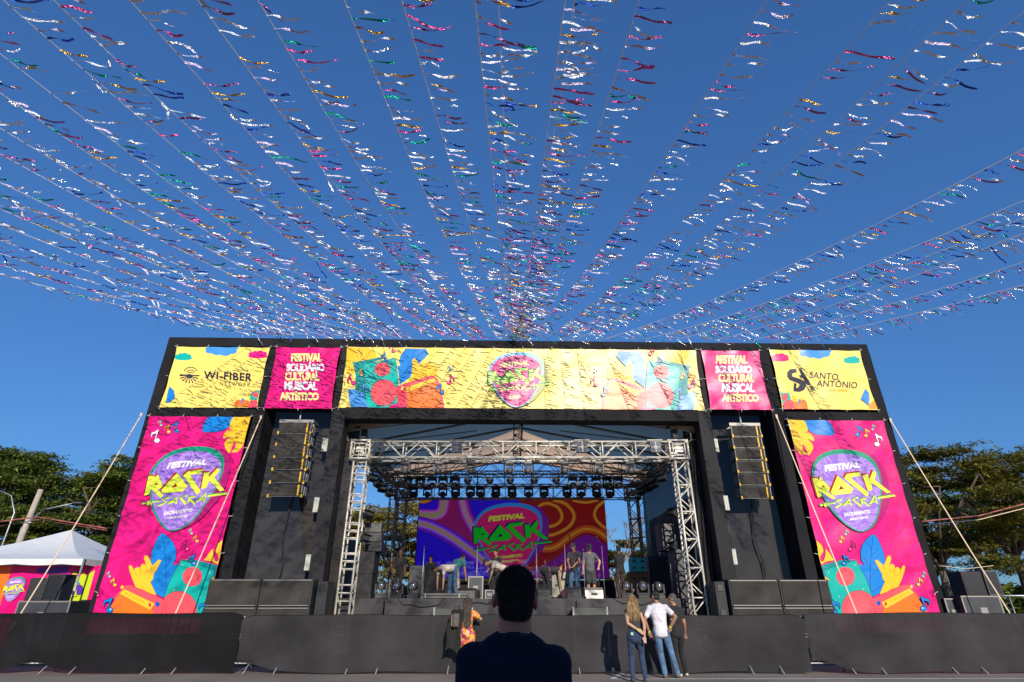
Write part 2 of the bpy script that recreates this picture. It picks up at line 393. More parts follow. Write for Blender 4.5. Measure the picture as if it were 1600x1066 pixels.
# strobe strip fixtures in the bays
st = thing('strip_light', 'x', 'light fixture', (0,0,0), ARCH_A, 'small light fixtures hung in the portal bays')
MB().bbox((-.15,0,-.24),(.15,.1,.24), .01).build('housing', M_edge, st, world=False)
pn = MB()
for k in range(4): pn.box((-.14+k*.07,-.014,-.225),(-.14+k*.07+.064,-.001,.225))
pn.build('lamp_panel', M_white, st, world=False)
MB().tube([(.0,.06,.22),(.02,.08,.5)], .02, 6).tube([(.04,.1,-.22),(.03,.12,-1.7)], .022, 6).build('clamp', M_plas, st, world=False)
spots = [(510,695,'top left bay'),(497,789,'middle left bay'),(484,879,'lowest left bay'),(1116,696,'top right bay'),(1132,786,'middle right bay'),(1144,870,'lowest right bay')]
for i, (x, y, w) in enumerate(spots):
    u, z = AP(x, y, .45); p = AP_world(u, .45, z)
    lab = 'small pale light fixture, the %s of three on the black cloth of the %s bay' % (w.split()[0], w.split()[1])
    if i == 0: st.location = p; st['label'] = lab; st0 = st
    else: dup(st0, p, (0,0,ARCH_A), lab)
# cable runs in bays
for u, lab in ((-7.25, 'thick cable hanging down the left bay below the line array'), (8.0, 'thick cable hanging down the right bay below the line array')):
    mb = MB(); pts = [AP_world(u + .06*math.sin(k*.9), .85 - .3*(k < 2), 5.3 - k*.32) for k in range(11)]
    mb.tube(pts, .018, 6); mb.tube([p+Vector((.045*math.sin(i*1.7),-.02,0)) for i, p in enumerate(pts)], .014, 6)
    tag(mb.build('power_cable', M_rubber, origin=tuple(pts[-1])), lab, 'cable')

# ------------------------------------------------------------------ printed banners
H_ = .13
def tri_split(tri):
    """cut a 2D triangle along the fold lattice so that it follows the cloth exactly"""
    def clip(poly, a, b, c):
        out = []; n = len(poly)
        for i in range(n):
            p, q = poly[i], poly[(i+1) % n]; fp = a*p[0]+b*p[1]-c; fq = a*q[0]+b*q[1]-c
            if fp <= 1e-9: out.append(p)
            if (fp < -1e-9 and fq > 1e-9) or (fp > 1e-9 and fq < -1e-9):
                t = fp/(fp-fq); out.append((p[0]+t*(q[0]-p[0]), p[1]+t*(q[1]-p[1])))
        return out
    xs = [p[0]/H_ for p in tri]; zs = [p[1]/H_ for p in tri]
    i0, i1, j0, j1 = math.floor(min(xs)), math.floor(max(xs)-1e-9), math.floor(min(zs)), math.floor(max(zs)-1e-9)
    res = []
    for i in range(i0, max(i1, i0)+1):
        colp = clip(clip(tri, 1, 0, (i+1)*H_), -1, 0, -i*H_) if i1 > i0 else tri
        if len(colp) < 3: continue
        for j in range(j0, max(j1, j0)+1):
            c = clip(clip(colp, 0, 1, (j+1)*H_), 0, -1, -j*H_) if j1 > j0 else colp
            if len(c) < 3: continue
            k = (i-j)*H_
            for s in (1, -1):
                d = clip(c, s, -s, s*k)
                if len(d) >= 3: res.append(d)
    return res
def tris_of(pts, holes=None):
    loops = [[Vector((p[0], p[1], 0)) for p in pts]] + [[Vector((p[0], p[1], 0)) for p in h] for h in (holes or [])]
    flat = [(v.x, v.y) for lp in loops for v in lp]
    return [[flat[i] for i in t] for t in tessellate_polygon(loops)]
def smooth(pts, n=6, closed=True):
    out = []; N = len(pts)
    rng = range(N) if closed else range(N-1)
    for i in rng:
        p0, p1, p2, p3 = (pts[(i-1) % N], pts[i], pts[(i+1) % N], pts[(i+2) % N]) if closed else (pts[max(i-1,0)], pts[i], pts[i+1], pts[min(i+2,N-1)])
        for k in range(n):
            t = k/n
            out.append(tuple(.5*((2*p1[a]) + (-p0[a]+p2[a])*t + (2*p0[a]-5*p1[a]+4*p2[a]-p3[a])*t*t + (-p0[a]+3*p1[a]-3*p2[a]+p3[a])*t**3) for a in (0,1)))
    if not closed: out.append(tuple(pts[-1]))
    return out
def stroke_tris(pts, w, closed=False, w2=None):
    n = len(pts); L = []; Rr = []
    for i, p in enumerate(pts):
        a = pts[(i-1) % n] if (closed or i > 0) else p; b = pts[(i+1) % n] if (closed or i < n-1) else p
        d = (b[0]-a[0], b[1]-a[1]); q = math.hypot(*d) or 1; nx, ny = -d[1]/q, d[0]/q
        ww = w if w2 is None else w + (w2-w)*i/(n-1)
        L.append((p[0]+nx*ww/2, p[1]+ny*ww/2)); Rr.append((p[0]-nx*ww/2, p[1]-ny*ww/2))
    t = []
    for i in range(n if closed else n-1):
        j = (i+1) % n; t += [[L[i], L[j], Rr[j]], [L[i], Rr[j], Rr[i]]]
    return t
TXT = {}
def text_tris(s, bold=0.02, space=1.0):
    key = (s, bold, space)
    if key in TXT: return TXT[key]
    c = bpy.data.curves.new('lettering', 'FONT'); c.body = s; c.size = 1; c.offset = bold; c.resolution_u = 3; c.space_character = space
    o = bpy.data.objects.new('lettering', c); col.objects.link(o)
    dg = bpy.context.evaluated_depsgraph_get(); me = bpy.data.meshes.new_from_object(o.evaluated_get(dg))
    t = []
    for p in me.polygons:
        vs = [tuple(me.vertices[i].co[:2]) for i in p.vertices]
        for k in range(1, len(vs)-1): t.append([vs[0], vs[k], vs[k+1]])
    bpy.data.objects.remove(o); bpy.data.curves.remove(c); bpy.data.meshes.remove(me)
    xs = [v[0] for q in t for v in q]; ys = [v[1] for q in t for v in q]
    x0, x1, y0, y1 = min(xs), max(xs), min(ys), max(ys)
    t = [[((v[0]-x0)/(x1-x0)-.5, (v[1]-y0)/(y1-y0)-.5) for v in q] for q in t]
    TXT[key] = t; return t
class Art:
    """flat printed shapes in metres on a sheet; every shape is (colour, layer, triangles)"""
    def __init__(s, crop=None, v=0.0):
        s.items = []; s.lay = 1; s.crop = crop; s.v = v
    def mp(s, p):
        if s.crop is None: return p
        x0, y0, k = s.crop; return AP(x0+p[0]/k, y0+p[1]/k, s.v)
    def tri(s, color, tris, lay=None):
        s.items.append((color, lay or s.lay, [[s.mp(p) for p in t] for t in tris])); 
        if lay is None: s.lay += 1
        return s
    def poly(s, color, pts, holes=None, sm=False, outline=None, ow=3, lay=None):
        if sm: pts = smooth(pts)
        s.tri(color, tris_of(pts, holes), lay)
        if outline: s.tri(outline, stroke_tris(pts, ow, True))
        return s
    def line(s, color, pts, w, sm=False, closed=False, w2=None):
        if sm: pts = smooth(pts, closed=closed)
        return s.tri(color, stroke_tris(pts, w, closed, w2))
    def ell(s, color, cx, cy, rx, ry, rot=0, outline=None, ow=3, n=28):
        c, d = math.cos(R(rot)), math.sin(R(rot))
        pts = [(cx+rx*math.cos(t)*c-ry*math.sin(t)*d, cy+rx*math.cos(t)*d+ry*math.sin(t)*c) for t in [2*math.pi*i/n for i in range(n)]]
        return s.poly(color, pts, outline=outline, ow=ow)
    def text(s, color, t, cx, cy, w, h, rot=0, shear=0, bold=.02, space=1.0, shadow=None, sh=(0,0)):
        tt = text_tris(t, bold, space); c, d = math.cos(R(rot)), math.sin(R(rot))
        def q(p, dx=0, dy=0):
            x, y = p[0]*w + shear*p[1]*h, -p[1]*h     # screen-like axes, y down
            return (cx+dx+x*c-y*d, cy+dy+x*d+y*c)
        if shadow: s.tri(shadow, [[q(p, *sh) for p in k] for k in tt])
        return s.tri(color, [[q(p) for p in k] for k in tt])
    def note(s, color, cx, cy, k, flip=1, hollow=False, rot=8, oc='navy'):
        k = k*1.6
        """an eighth note: oval head, slanted stem, curved flag"""
        def T(p):
            x, y = p[0]*flip*k, p[1]*k; a = R(rot*flip)
            return (cx+x*math.cos(a)-y*math.sin(a), cy+x*math.sin(a)+y*math.cos(a))
        stem = [(.30,.1),(-.22,-1.9),(-.05,-2.05),(.5,-1.55),(1.05,-1.35),(1.15,-.7),(.95,-.35),(.9,-.9),(.5,-1.15),(.22,-1.2),(.52,0)]
        pts = [T(p) for p in stem]
        if hollow: s.line(oc, pts, k*.10, closed=True)
        else: s.poly(color, pts, outline=oc, ow=k*.09)
        c = T((0,0)); s.ell(color, c[0], c[1], k*.52, k*.42, 20*flip, outline=oc, ow=k*.09)
        c = T((-.12,-.12)); s.ell('white', c[0], c[1], k*.12, k*.09)
        return s
    def moved(s, f, flip=False, dlay=0, colors=None):
        a = Art(); a.items = [((colors or {}).get(c, c), l+dlay, [[f(p) for p in t] for t in tr]) for c, l, tr in s.items]; a.lay = s.lay + dlay
        return a
    def join(s, other):
        base = s.lay
        s.items += [(c, l+base, t) for c, l, t in other.items]; s.lay = base+other.lay; return s
COL = dict(pink=(236,18,128), pink2=(214,8,112), yellow=(250,222,112), gold=(250,196,44), goldd=(236,150,30), blue=(20,130,215), blued=(12,90,190), blues=(70,150,225),
           teal=(10,178,165), teald=(8,140,140), coral=(242,84,96), corald=(222,55,75), orange=(250,120,35), purple=(150,110,208), purple2=(175,140,222),
           green=(20,150,115), lime=(226,238,70), red=(214,50,52), white=(244,240,240), navy=(24,26,52), ink=(50,50,62), black=(28,28,34), shade=(178,20,110),
           shadegrey=(175,180,120), limegreen=(190,240,110), greenline=(28,150,90), skyblue=(110,190,235), magenta=(226,10,120), mint=(120,215,190), violet=(96,50,170), acid=(200,214,40), crimson=(150,20,80))
WAVY = {'pink': 'pink2', 'purple': 'purple2'}
def print_mat(c):
    key = 'print_'+c
    if key in MATS: return MATS[key]
    m = bpy.data.materials.new('printed_'+c); m.use_nodes = True; MATS[key] = m
    n = m.node_tree.nodes; l = m.node_tree.links; b = n['Principled BSDF']
    b.inputs['Base Color'].default_value = (*lin(COL[c]), 1); b.inputs['Roughness'].default_value = .34; b.inputs['Specular IOR Level'].default_value = .36
    tc = n.new('ShaderNodeTexCoord')
    if c in WAVY:
        t = n.new('ShaderNodeTexNoise'); t.inputs['Scale'].default_value = .55 if c == 'pink' else 1.5; t.inputs['Detail'].default_value = 1; t.inputs['Distortion'].default_value = 1.2
        l.new(tc.outputs['Object'], t.inputs['Vector'])
        mu = n.new('ShaderNodeMath'); mu.operation = 'MULTIPLY'; mu.inputs[1].default_value = 46 if c == 'pink' else 34
        si = n.new('ShaderNodeMath'); si.operation = 'SINE'
        l.new(t.outputs['Fac'], mu.inputs[0]); l.new(mu.outputs[0], si.inputs[0])
        r = n.new('ShaderNodeValToRGB'); e = r.color_ramp.elements; e[0].position = .0; e[1].position = .08
        r2 = [tuple(v) for v in (lin(COL[WAVY[c]]), lin(COL[c]))]
        e[0].color = (*r2[0], 1); e[1].color = (*r2[1], 1)
        l.new(si.outputs[0], r.inputs[0]); l.new(r.outputs[0], b.inputs['Base Color'])
    t = n.new('ShaderNodeTexNoise'); t.inputs['Scale'].default_value = 3.2; t.inputs['Detail'].default_value = 5; t.inputs['Distortion'].default_value = .6
    mp = n.new('ShaderNodeMapping'); mp.inputs['Scale'].default_value = (.8, 1, 1.9); mp.inputs['Rotation'].default_value = (0, .35, 0)
    l.new(tc.outputs['Object'], mp.inputs[0]); l.new(mp.outputs[0], t.inputs['Vector'])
    bp = n.new('ShaderNodeBump'); bp.inputs['Strength'].default_value = .12; bp.inputs['Distance'].default_value = .05
    l.new(t.outputs['Fac'], bp.inputs['Height']); l.new(bp.outputs[0], b.inputs['Normal'])
    return m
def banner(name, label, corners, base, art, v=-.035, seed=0, amp=.016, pull=.05, ties=True, parent_frame='arch'):
    """corners: u0,u1,z0,z1 on the portal plane"""
    u0, u1, z0, z1 = corners; du, dz = u1-u0, z1-z0
    def f(u, z):
        e = min((u-u0)/.5, (u1-u)/.5, (z-z0)/.5, (z1-z)/.5, 1); e = max(e, 0.1)
        a = noise.noise(Vector((u*.8+seed, z*.9, seed)))*2.2 + noise.noise(Vector((u*.9-z*1.5, (u+z)*.35, seed+9)))*1.6
        b = math.sin((u-u0)/.62*2*math.pi)*max(0, 1-min(z-z0, z1-z)/.4)*.5
        g2 = 0
        for zc in (z0+dz*.27, z0+dz*.52, z0+dz*.78): g2 += math.exp(-((z-zc-.01*math.sin(u*2+seed))/.03)**2)*.25
        w_ = math.sin((u-u0)/(du/round(max(du/1.0,1)))*2*math.pi)*math.exp(-(z1-z)/.5) + math.sin((z-z0)/(dz/round(max(dz/1.1,1)))*2*math.pi)*(math.exp(-(u-u0)/.35)+math.exp(-(u1-u)/.35))
        return amp*(a*e + b*.6 + g2 + w_*.7) - .012*e
    def edge(u, z):   # edges pulled in between the ties
        s = math.sin(math.pi*(z-z0)/dz); r = abs(math.sin(math.pi*(z-z0)/max(dz/round(max(dz/1.1,1)), .1)))
        k = ((u-(u0+u1)/2)/(du/2)); uu = u - k*abs(k)**3*(pull*.6*s + pull*.5*r)
        r2 = abs(math.sin(math.pi*(u-u0)/(du/round(max(du/1.0,1))))); kz = ((z-(z0+z1)/2)/(dz/2)); zz = z - kz*abs(kz)**5*pull*.35*r2
        return uu, zz
    def lat(u, z):
        i, j = math.floor(u/H_+1e-6), math.floor(z/H_+1e-6); a, b = u/H_-i, z/H_-j
        f00, f11 = G(i, j), G(i+1, j+1)
        if a >= b: f10 = G(i+1, j); return tuple(f00[k]+(f10[k]-f00[k])*a+(f11[k]-f10[k])*b for k in range(3))
        f01 = G(i, j+1); return tuple(f00[k]+(f01[k]-f00[k])*b+(f11[k]-f01[k])*a for k in range(3))
    cache = {}
    def G(i, j):
        if (i, j) not in cache:
            u, z = i*H_, j*H_
            uc, zc = min(max(u, u0), u1), min(max(z, z0), z1)
            uu, zz = edge(uc, zc); cache[(i, j)] = (u+uu-uc, z+zz-zc, f(u, z))
        return cache[(i, j)]
    mats = []; idx = {}; verts = []; faces = []; mi = []; nrm = []
    def slot(c):
        if c not in idx: idx[c] = len(mats); mats.append(print_mat(c))
        return idx[c]
    items = [(base, 0, [[(u0,z0),(u1,z0),(u1,z1)], [(u0,z0),(u1,z1),(u0,z1)]])] + art.items
    vmap = {}
    def clamp(poly):
        # keep the print on the sheet
        for a, b, c in ((1,0,u1),(-1,0,-u0),(0,1,z1),(0,-1,-z0)):
            out = []; n = len(poly)
            for i in range(n):
                p, q = poly[i], poly[(i+1) % n]; fp = a*p[0]+b*p[1]-c; fq = a*q[0]+b*q[1]-c
                if fp <= 1e-9: out.append(p)
                if (fp < -1e-9 and fq > 1e-9) or (fp > 1e-9 and fq < -1e-9):
                    t = fp/(fp-fq); out.append((p[0]+t*(q[0]-p[0]), p[1]+t*(q[1]-p[1])))
            poly = out
            if len(poly) < 3: return None
        return poly
    for c, ly, tr in items:
        s = slot(c)
        for t in tr:
            t = clamp([tuple(p) for p in t])
            if not t: continue
            for pl in ([t[0], t[k], t[k+1]] for k in range(1, len(t)-1)):
              for q in tri_split(pl):
                ar = sum(q[k][0]*q[(k+1)%len(q)][1]-q[(k+1)%len(q)][0]*q[k][1] for k in range(len(q)))
                if abs(ar) < 1e-7: continue
                if ar < 0: q = q[::-1]
                ids = []
                for (u, z) in q:
                    key = (round(u, 5), round(z, 5), ly)
                    if key not in vmap:
                        uu, zz, ff = lat(u, z)
                        vmap[key] = len(verts); verts.append((uu, v - ff*1.0 - ly*.0004, zz))
                        e = .02; gx = (f(u+e, z)-f(u-e, z))/(2*e); gz = (f(u, z+e)-f(u, z-e))/(2*e)
                        nrm.append(Vector((-gx, -1, -gz)).normalized())
                    ids.append(vmap[key])
                ids = [a for k, a in enumerate(ids) if a != ids[k-1]]
                if len(ids) >= 3 and len(set(ids)) == len(ids): faces.append(ids); mi.append(s)
    me = bpy.data.meshes.new(name); base_p = Vector(((u0+u1)/2, 0, z0))
    me.from_pydata([tuple(Vector(p)-base_p) for p in verts], [], faces)
    for m in mats: me.materials.append(m)
    me.polygons.foreach_set('material_index', mi); me.polygons.foreach_set('use_smooth', [True]*len(faces)); me.update()
    me.normals_split_custom_set_from_vertices([tuple(q) for q in nrm])
    root = thing(name, label, 'banner', AP_world((u0+u1)/2, 0, z0), ARCH_A)
    o = bpy.data.objects.new('printed_sheet', me); col.objects.link(o); o.parent = root
    if ties:
        nz = max(1, round(dz/1.1)); nu = max(1, round(du/1.0)); tme = None
        def tie(p, q):
            MB().tube([(p[0]-base_p.x, v-.02, p[1]-base_p.z), (q[0]-base_p.x, v+.01, q[1]-base_p.z)], .012, 5).build('tie', M_white, root, world=False)
        for k in range(nz+1):
            for u, sg in ((u0, -1), (u1, 1)): z = z0+dz*k/nz; tie((u-sg*.02, z), (u+sg*.09, z+.03))
        for k in range(nu+1):
            for z, sg in ((z0, -1), (z1, 1)): u = u0+du*k/nu; tie((u, z-sg*.02), (u+.02, z+sg*.08))
    return root

# --- the festival logo, drawn on the right tall banner
CL = (1250, 690, 7.106)
def logo(art, pick='purple', rim='green', shade='shade', fill='lime', ext='red', ext2='greenline', textc='white', bottom=(('SACRAMENTO',617,800,285,42),('MINAS GERAIS',637,856,198,26)), big=True):
    A = art
    A.poly(shade, [(640,110),(800,150),(940,330),(985,520),(980,680),(905,860),(830,945),(740,990),(690,1003),(560,960),(800,500)], sm=False)
    A.poly(rim, [(113,400),(118,290),(175,185),(270,125),(400,95),(560,98),(690,135),(800,215),(862,330),(888,440),(895,560),(880,700),(845,850),(785,950),(700,1004),(630,1004),(565,978),(470,910),(330,770),(230,610),(150,500)], sm=True)
    A.poly(pick, [(140,395),(162,270),(250,185),(400,145),(560,150),(690,190),(790,262),(845,360),(872,470),(876,590),(858,720),(825,850),(780,925),(700,990),(635,994),(575,968),(490,905),(350,765),(250,610),(170,500)], sm=True)
    A.text(textc, 'FESTIVAL', 455, 282, 392, 74, -6.5, .0, bold=.055)
    Rr = [(118,415),(180,412),(190,440),(208,398),(322,520),(310,548),(288,562),(375,622),(362,655),(212,556),(224,612),(178,628)]; Rh = [(238,488),(272,512),(222,514)]
    O = [(402,382),(580,525),(552,582),(350,602),(328,566)]; Oh = [(440,492),(478,530),(418,542)]
    C = [(505,365),(660,342),(648,388),(548,404),(748,580),(726,622),(478,412)]
    K = [(678,380),(736,370),(752,428),(795,328),(832,355),(814,430),(996,570),(950,578),(778,464),(788,545),(738,556)]
    L0 = A.lay
    for pts in (Rr, O, C, K):
        for k in (1.0, .75, .5, .25):
            A.tri(ext, tris_of([(x-20*k, y-15*k) for x, y in pts]), L0)
    A.lay = L0+1
    for pts in (Rr, O, C, K): A.tri('navy' if ext2 != 'ledgreen' else 'lednavy', stroke_tris(pts, 5, True), A.lay)
    A.lay += 1
    for pts, h in ((Rr, [Rh]), (O, [Oh]), (C, None), (K, None)): A.tri(fill, tris_of(pts, h), A.lay)
    A.lay += 1
    st = [([(200,716),(236,709)],17),([(253,690),(262,732)],13),([(278,730),(270,686),(303,726),(296,684)],11),([(308,697),(376,688)],14),
          ([(447,650),(387,668),(444,702),(378,738)],20),([(468,722),(528,648),(552,716)],20),([(492,700),(545,690)],13),([(626,626),(566,648),(660,724)],20),
          ([(676,704),(662,640)],18),([(664,648),(722,640),(686,672),(756,724)],17),([(762,700),(818,604),(838,694)],20),([(786,676),(835,664)],13)]
    for dx, dy, c, g_ in ((-7,-7,ext2,7),(0,0,fill,0)):
        for pts, w in st: A.tri(c, stroke_tris([(x+dx, y+dy) for x, y in pts], w+g_), A.lay)
        A.tri(c, tris_of([(845+dx,622+dy-g_/2),(1030+dx,596+dy-g_/2),(1052+dx,612+dy),(1000+dx,622+dy+g_/2),(850+dx,642+dy+g_/2)]), A.lay)
        A.lay += 1
    for t, cx, cy, w, h in bottom: A.text(textc, t, cx, cy, w, h, -7, 0, bold=.035)
    return A
LOGO = logo(Art(CL))
lcu, lcz = AP(1250+500/7.106, 690+550/7.106)   # logo centre on the plane

# --- illustration of the tall banner
TB = Art(None)
a = Art((1200, 640, 3.231))
a.poly('blue', [(160,46),(200,50),(290,55),(320,85),(330,125),(300,132),(240,125),(200,100)], sm=True, outline='navy', ow=2)
a.line('navy', [(190,60),(250,95),(318,125)], 2, sm=True)
a.poly('gold', [(80,70),(105,50),(170,52),(190,75),(198,108),(178,120),(205,118),(226,140),(228,160),(196,150),(222,178),(222,205),(200,232),(186,195),(168,178),(172,205),(190,228),(160,226),(135,200),(118,160),(100,110)], sm=True, outline='goldd', ow=2)
a.line('goldd', [(110,75),(150,130),(205,215)], 2.5, sm=True)
for c_, x, y, k in (('blue',452,128,13),('gold',492,132,10),('mint',527,100,7),('white',548,176,15)): a.note(c_, x, y, k*1.15, 1, rot=-4)
a.note('mint', 388, 630, 8, 1); a.note('gold', 362, 668, 10, 1); a.note('pink', 412, 708, 14, 1, hollow=True)
a.note('mint', 783, 842, 8, 1); a.note('gold', 757, 884, 11, 1); a.note('pink', 838, 935, 12, -1, hollow=True)
b = Art((1250, 830, 6.667))
b.poly('gold', [(128,105),(180,125),(215,165),(225,215),(195,265),(195,300),(215,318),(235,290),(250,235),(248,190),(290,225),(325,275),(345,305),(260,320),(185,350),(160,280)], sm=True, outline='navy', ow=3)
b.poly('blue', [(755,28),(800,70),(845,170),(872,250),(876,330),(860,460),(870,560),(840,640),(740,690),(715,600),(690,520),(640,440),(598,345),(660,355),(628,300),(618,220),(640,140),(690,75)], outline='navy', ow=4)
b.line('navy', [(752,60),(735,200),(722,400),(725,600),(735,690)], 4, sm=True)
for q in ([(690,110),(735,200)],[(812,185),(735,250)],[(650,260),(722,380)],[(800,400),(724,480)],[(830,580),(726,640)]): b.line('navy', q, 3)
b.poly('gold', [(770,308),(795,300),(825,330),(862,362),(885,300),(905,258),(935,262),(938,295),(918,360),(945,340),(970,355),(978,385),(1005,375),(1030,390),(1040,410),(1055,370),(1075,355),(1088,372),(1080,420),(1055,500),(1020,580),(960,600),(880,640),(820,662),(850,590),(875,530),(848,490),(845,450),(815,400)], outline='goldd', ow=4)
for q in ([(930,345),(918,400),(940,430),(970,410),(978,385)],[(985,378),(972,430),(990,462),(1025,450),(1038,405)],[(862,362),(870,400)],[(945,590),(975,560)]): b.line('goldd', q, 5, sm=True)
b.poly('teald', [(180,362),(430,300),(570,298),(230,420)]); b.poly('teald', [(180,362),(228,405),(330,740),(345,860),(262,860),(225,600)])
b.poly('teal', [(225,408),(575,305),(690,520),(745,680),(800,860),(345,860),(325,720)], outline='navy', ow=4)
b.ell('coral', 462, 472, 98, 96, 20, outline='corald', ow=4); b.ell('corald', 462, 468, 62, 60, 20); b.ell('coral', 462, 468, 57, 55, 20)
b.ell('coral', 600, 800, 178, 182, 15, outline='navy', ow=4); b.ell('corald', 600, 805, 135, 138, 15); b.ell('coral', 600, 805, 130, 133, 15); b.ell('corald', 600, 805, 34, 34); b.ell('coral', 600, 805, 28, 28)
for q in ((278,430),(560,352),(648,608),(390,682)): b.ell('mint', q[0], q[1], 11, 12, outline='navy', ow=2)
b.poly('coral', [(730,715),(800,680),(1060,560),(1120,562),(1200,645),(1240,700),(900,860),(780,860)], outline='corald', ow=4)
b.poly('orange', [(850,820),(1180,650),(1260,760),(1330,860),(830,880)], outline='corald', ow=4)
b.poly('gold', [(835,745),(1130,598),(1175,645),(878,812)], outline='goldd', ow=4)
for k in range(6): b.ell('goldd', 945+k*33, 728-k*17, 12, 12); b.ell('gold', 945+k*33, 728-k*17, 7, 7)
b.ell('red', 880, 758, 13, 20); b.ell('blued', 806, 750, 22, 26); b.ell('gold', 1150, 580, 16, 18, outline='goldd')
for q in ([(1160,770),(1240,800)],[(1150,730),(1230,780)]): b.line('corald', q, 3)
b.note('blue', 448, 340, 30, 1, rot=-5); b.note('gold', 235, 550, 24, 1, rot=0); b.note('blue', 335, 850, 42, 1, rot=-10); b.note('blue', 1275, 810, 42, 1, rot=-10)
a.join(b)
TBART = a
BRC = (9.40, 12.74, .75, 7.2); BLC = (-12.07, -8.73, .75, 7.17)
rt = Art(); rt.join(TBART); rt.join(LOGO)
banner('tall_banner', 'tall pink printed banner with a purple guitar pick logo on the right tower', BRC, 'pink', rt, seed=3, amp=.014)
mir = TBART.moved(lambda p: ((BLC[0]+BLC[1])/2 - (p[0]-(BRC[0]+BRC[1])/2), p[1]-.03))
lm = LOGO.moved(lambda p: (p[0]-lcu+(BLC[0]+BLC[1])/2-.07, p[1]-.03))
rt = Art(); rt.join(mir); rt.join(lm)
banner('tall_banner', 'tall pink printed banner with a purple guitar pick logo on the left tower', BLC, 'pink', rt, seed=8, amp=.015)

# --- central banner
c = Art((520, 530, 7.27))
c.poly('gold', [(150,100),(400,100),(470,150),(500,215),(400,250),(250,262),(240,400),(150,400),(135,300)], outline='goldd', ow=3)
for q in ([(200,110),(260,160),(280,230)],[(330,110),(330,170),(300,230)],[(430,120),(400,190),(360,230)]): c.line('goldd', q, 8, sm=True)
c.poly('blue', [(830,112),(1060,112),(1085,170),(1040,220),(985,272),(950,330),(905,390),(880,440),(760,520),(735,300),(768,308),(750,260),(770,190)], outline='navy', ow=3)
c.line('navy', [(950,112),(890,230),(840,330),(775,500)], 3, sm=True)
for q in ([(1040,150),(900,220)],[(800,190),(870,270)],[(970,260),(850,330)],[(745,340),(810,400)],[(890,380),(800,440)]): c.line('navy', q, 3)
c.poly('gold', [(905,235),(930,222),(960,255),(975,300),(1060,270),(1180,300),(1190,430),(1000,470),(850,510),(900,390)], outline='goldd', ow=3)
c.poly('teald', [(215,270),(560,205),(620,215),(350,290)]); c.poly('teald', [(215,270),(345,290),(375,740),(240,640),(255,420)])
c.poly('teal', [(345,288),(715,215),(745,480),(745,800),(375,800)], outline='navy', ow=3)
c.ell('coral', 560, 345, 90, 78, 0, outline='navy', ow=3); c.ell('corald', 560, 342, 58, 52); c.ell('coral', 560, 342, 54, 48)
c.ell('coral', 575, 612, 150, 152, 0, outline='navy', ow=4); c.ell('corald', 575, 610, 112, 110); c.ell('coral', 575, 610, 108, 106); c.ell('corald', 575, 605, 26, 26); c.ell('coral', 575, 605, 21, 21)
for q in ((390,310),(690,240),(430,505),(400,330)): c.ell('mint', q[0], q[1], 9, 9, outline='navy', ow=2)
c.poly('coral', [(722,545),(1090,428),(1150,425),(1200,480),(1225,545),(1270,800),(740,800)], outline='corald', ow=4)
c.poly('orange', [(845,615),(1170,480),(1210,560),(1245,785),(850,800)], outline='corald', ow=4)
c.poly('gold', [(815,565),(1140,450),(1175,480),(850,612)], outline='goldd', ow=3); c.poly('corald', [(722,560),(815,580),(840,800),(740,800)])
c.ell('yellow', 790, 565, 19, 19); c.ell('orange', 858, 575, 12, 12)
c.poly('magenta', [(625,800),(650,760),(720,742),(790,755),(815,800)], sm=False); c.poly('coral', [(500,800),(540,788),(590,800)])
c.poly('blues', [(165,570),(240,575),(330,640),(385,720),(400,778),(210,780),(175,660)], outline='navy', ow=3); c.line('navy', [(180,590),(280,680),(390,770)], 3)
c.note('blue', 605, 245, 28, -1, rot=10); c.note('pink', 690, 140, 26, -1, rot=0); c.note('gold', 328, 412, 22, -1); c.note('pink', 232, 505, 32, -1, rot=30)
c.note('blues', 325, 632, 40, 1); c.note('pink', 1320, 500, 30, 1, rot=12); c.note('blue', 1240, 612, 32, -1); c.note('skyblue', 1335, 355, 16, -1)
CENTER = Art(); CENTER.join(c)
cbu = (-5.86+6.66)/2
CENTER.join(c.moved(lambda p: (2*cbu-.06-p[0], p[1]-.03)))
P2 = logo(Art(CL), pick='pinkp', rim='skyblue', shade='shadegrey', fill='limegreen', ext='greenline', ext2='greenline', textc='cream', bottom=(('2025',600,832,165,52),))
COL['pinkp'] = (236,60,140); COL['cream'] = (252,240,150)
k_ = (AP(0,545)[1]-AP(0,639)[1])  # noqa
ct = AP(700+790/7.27, 530+165/7.27); cb = AP(700+820/7.27, 530+785/7.27); lt = AP(1250+480/7.106, 690+95/7.106); lb = AP(1250+660/7.106, 690+1004/7.106)
ks = (ct[1]-cb[1])/(lt[1]-lb[1]); cl = AP(700+470/7.27, 580)[0]; cr = AP(700+1075/7.27, 580)[0]
l0 = AP(1250+113/7.106, 737)[0]; l1 = AP(1250+895/7.106, 752)[0]; kx = (cr-cl)/(l1-l0)
CENTER.join(P2.moved(lambda p: (cl+(p[0]-l0)*kx+.1*(p[1]-lt[1]+1.2)*.12, ct[1]+(p[1]-lt[1])*ks)))
banner('wide_banner', 'wide yellow printed banner with a pink guitar pick logo over the stage opening', (-5.87, 6.62, 7.5, 9.78), 'yellow', CENTER, seed=5, amp=.012)

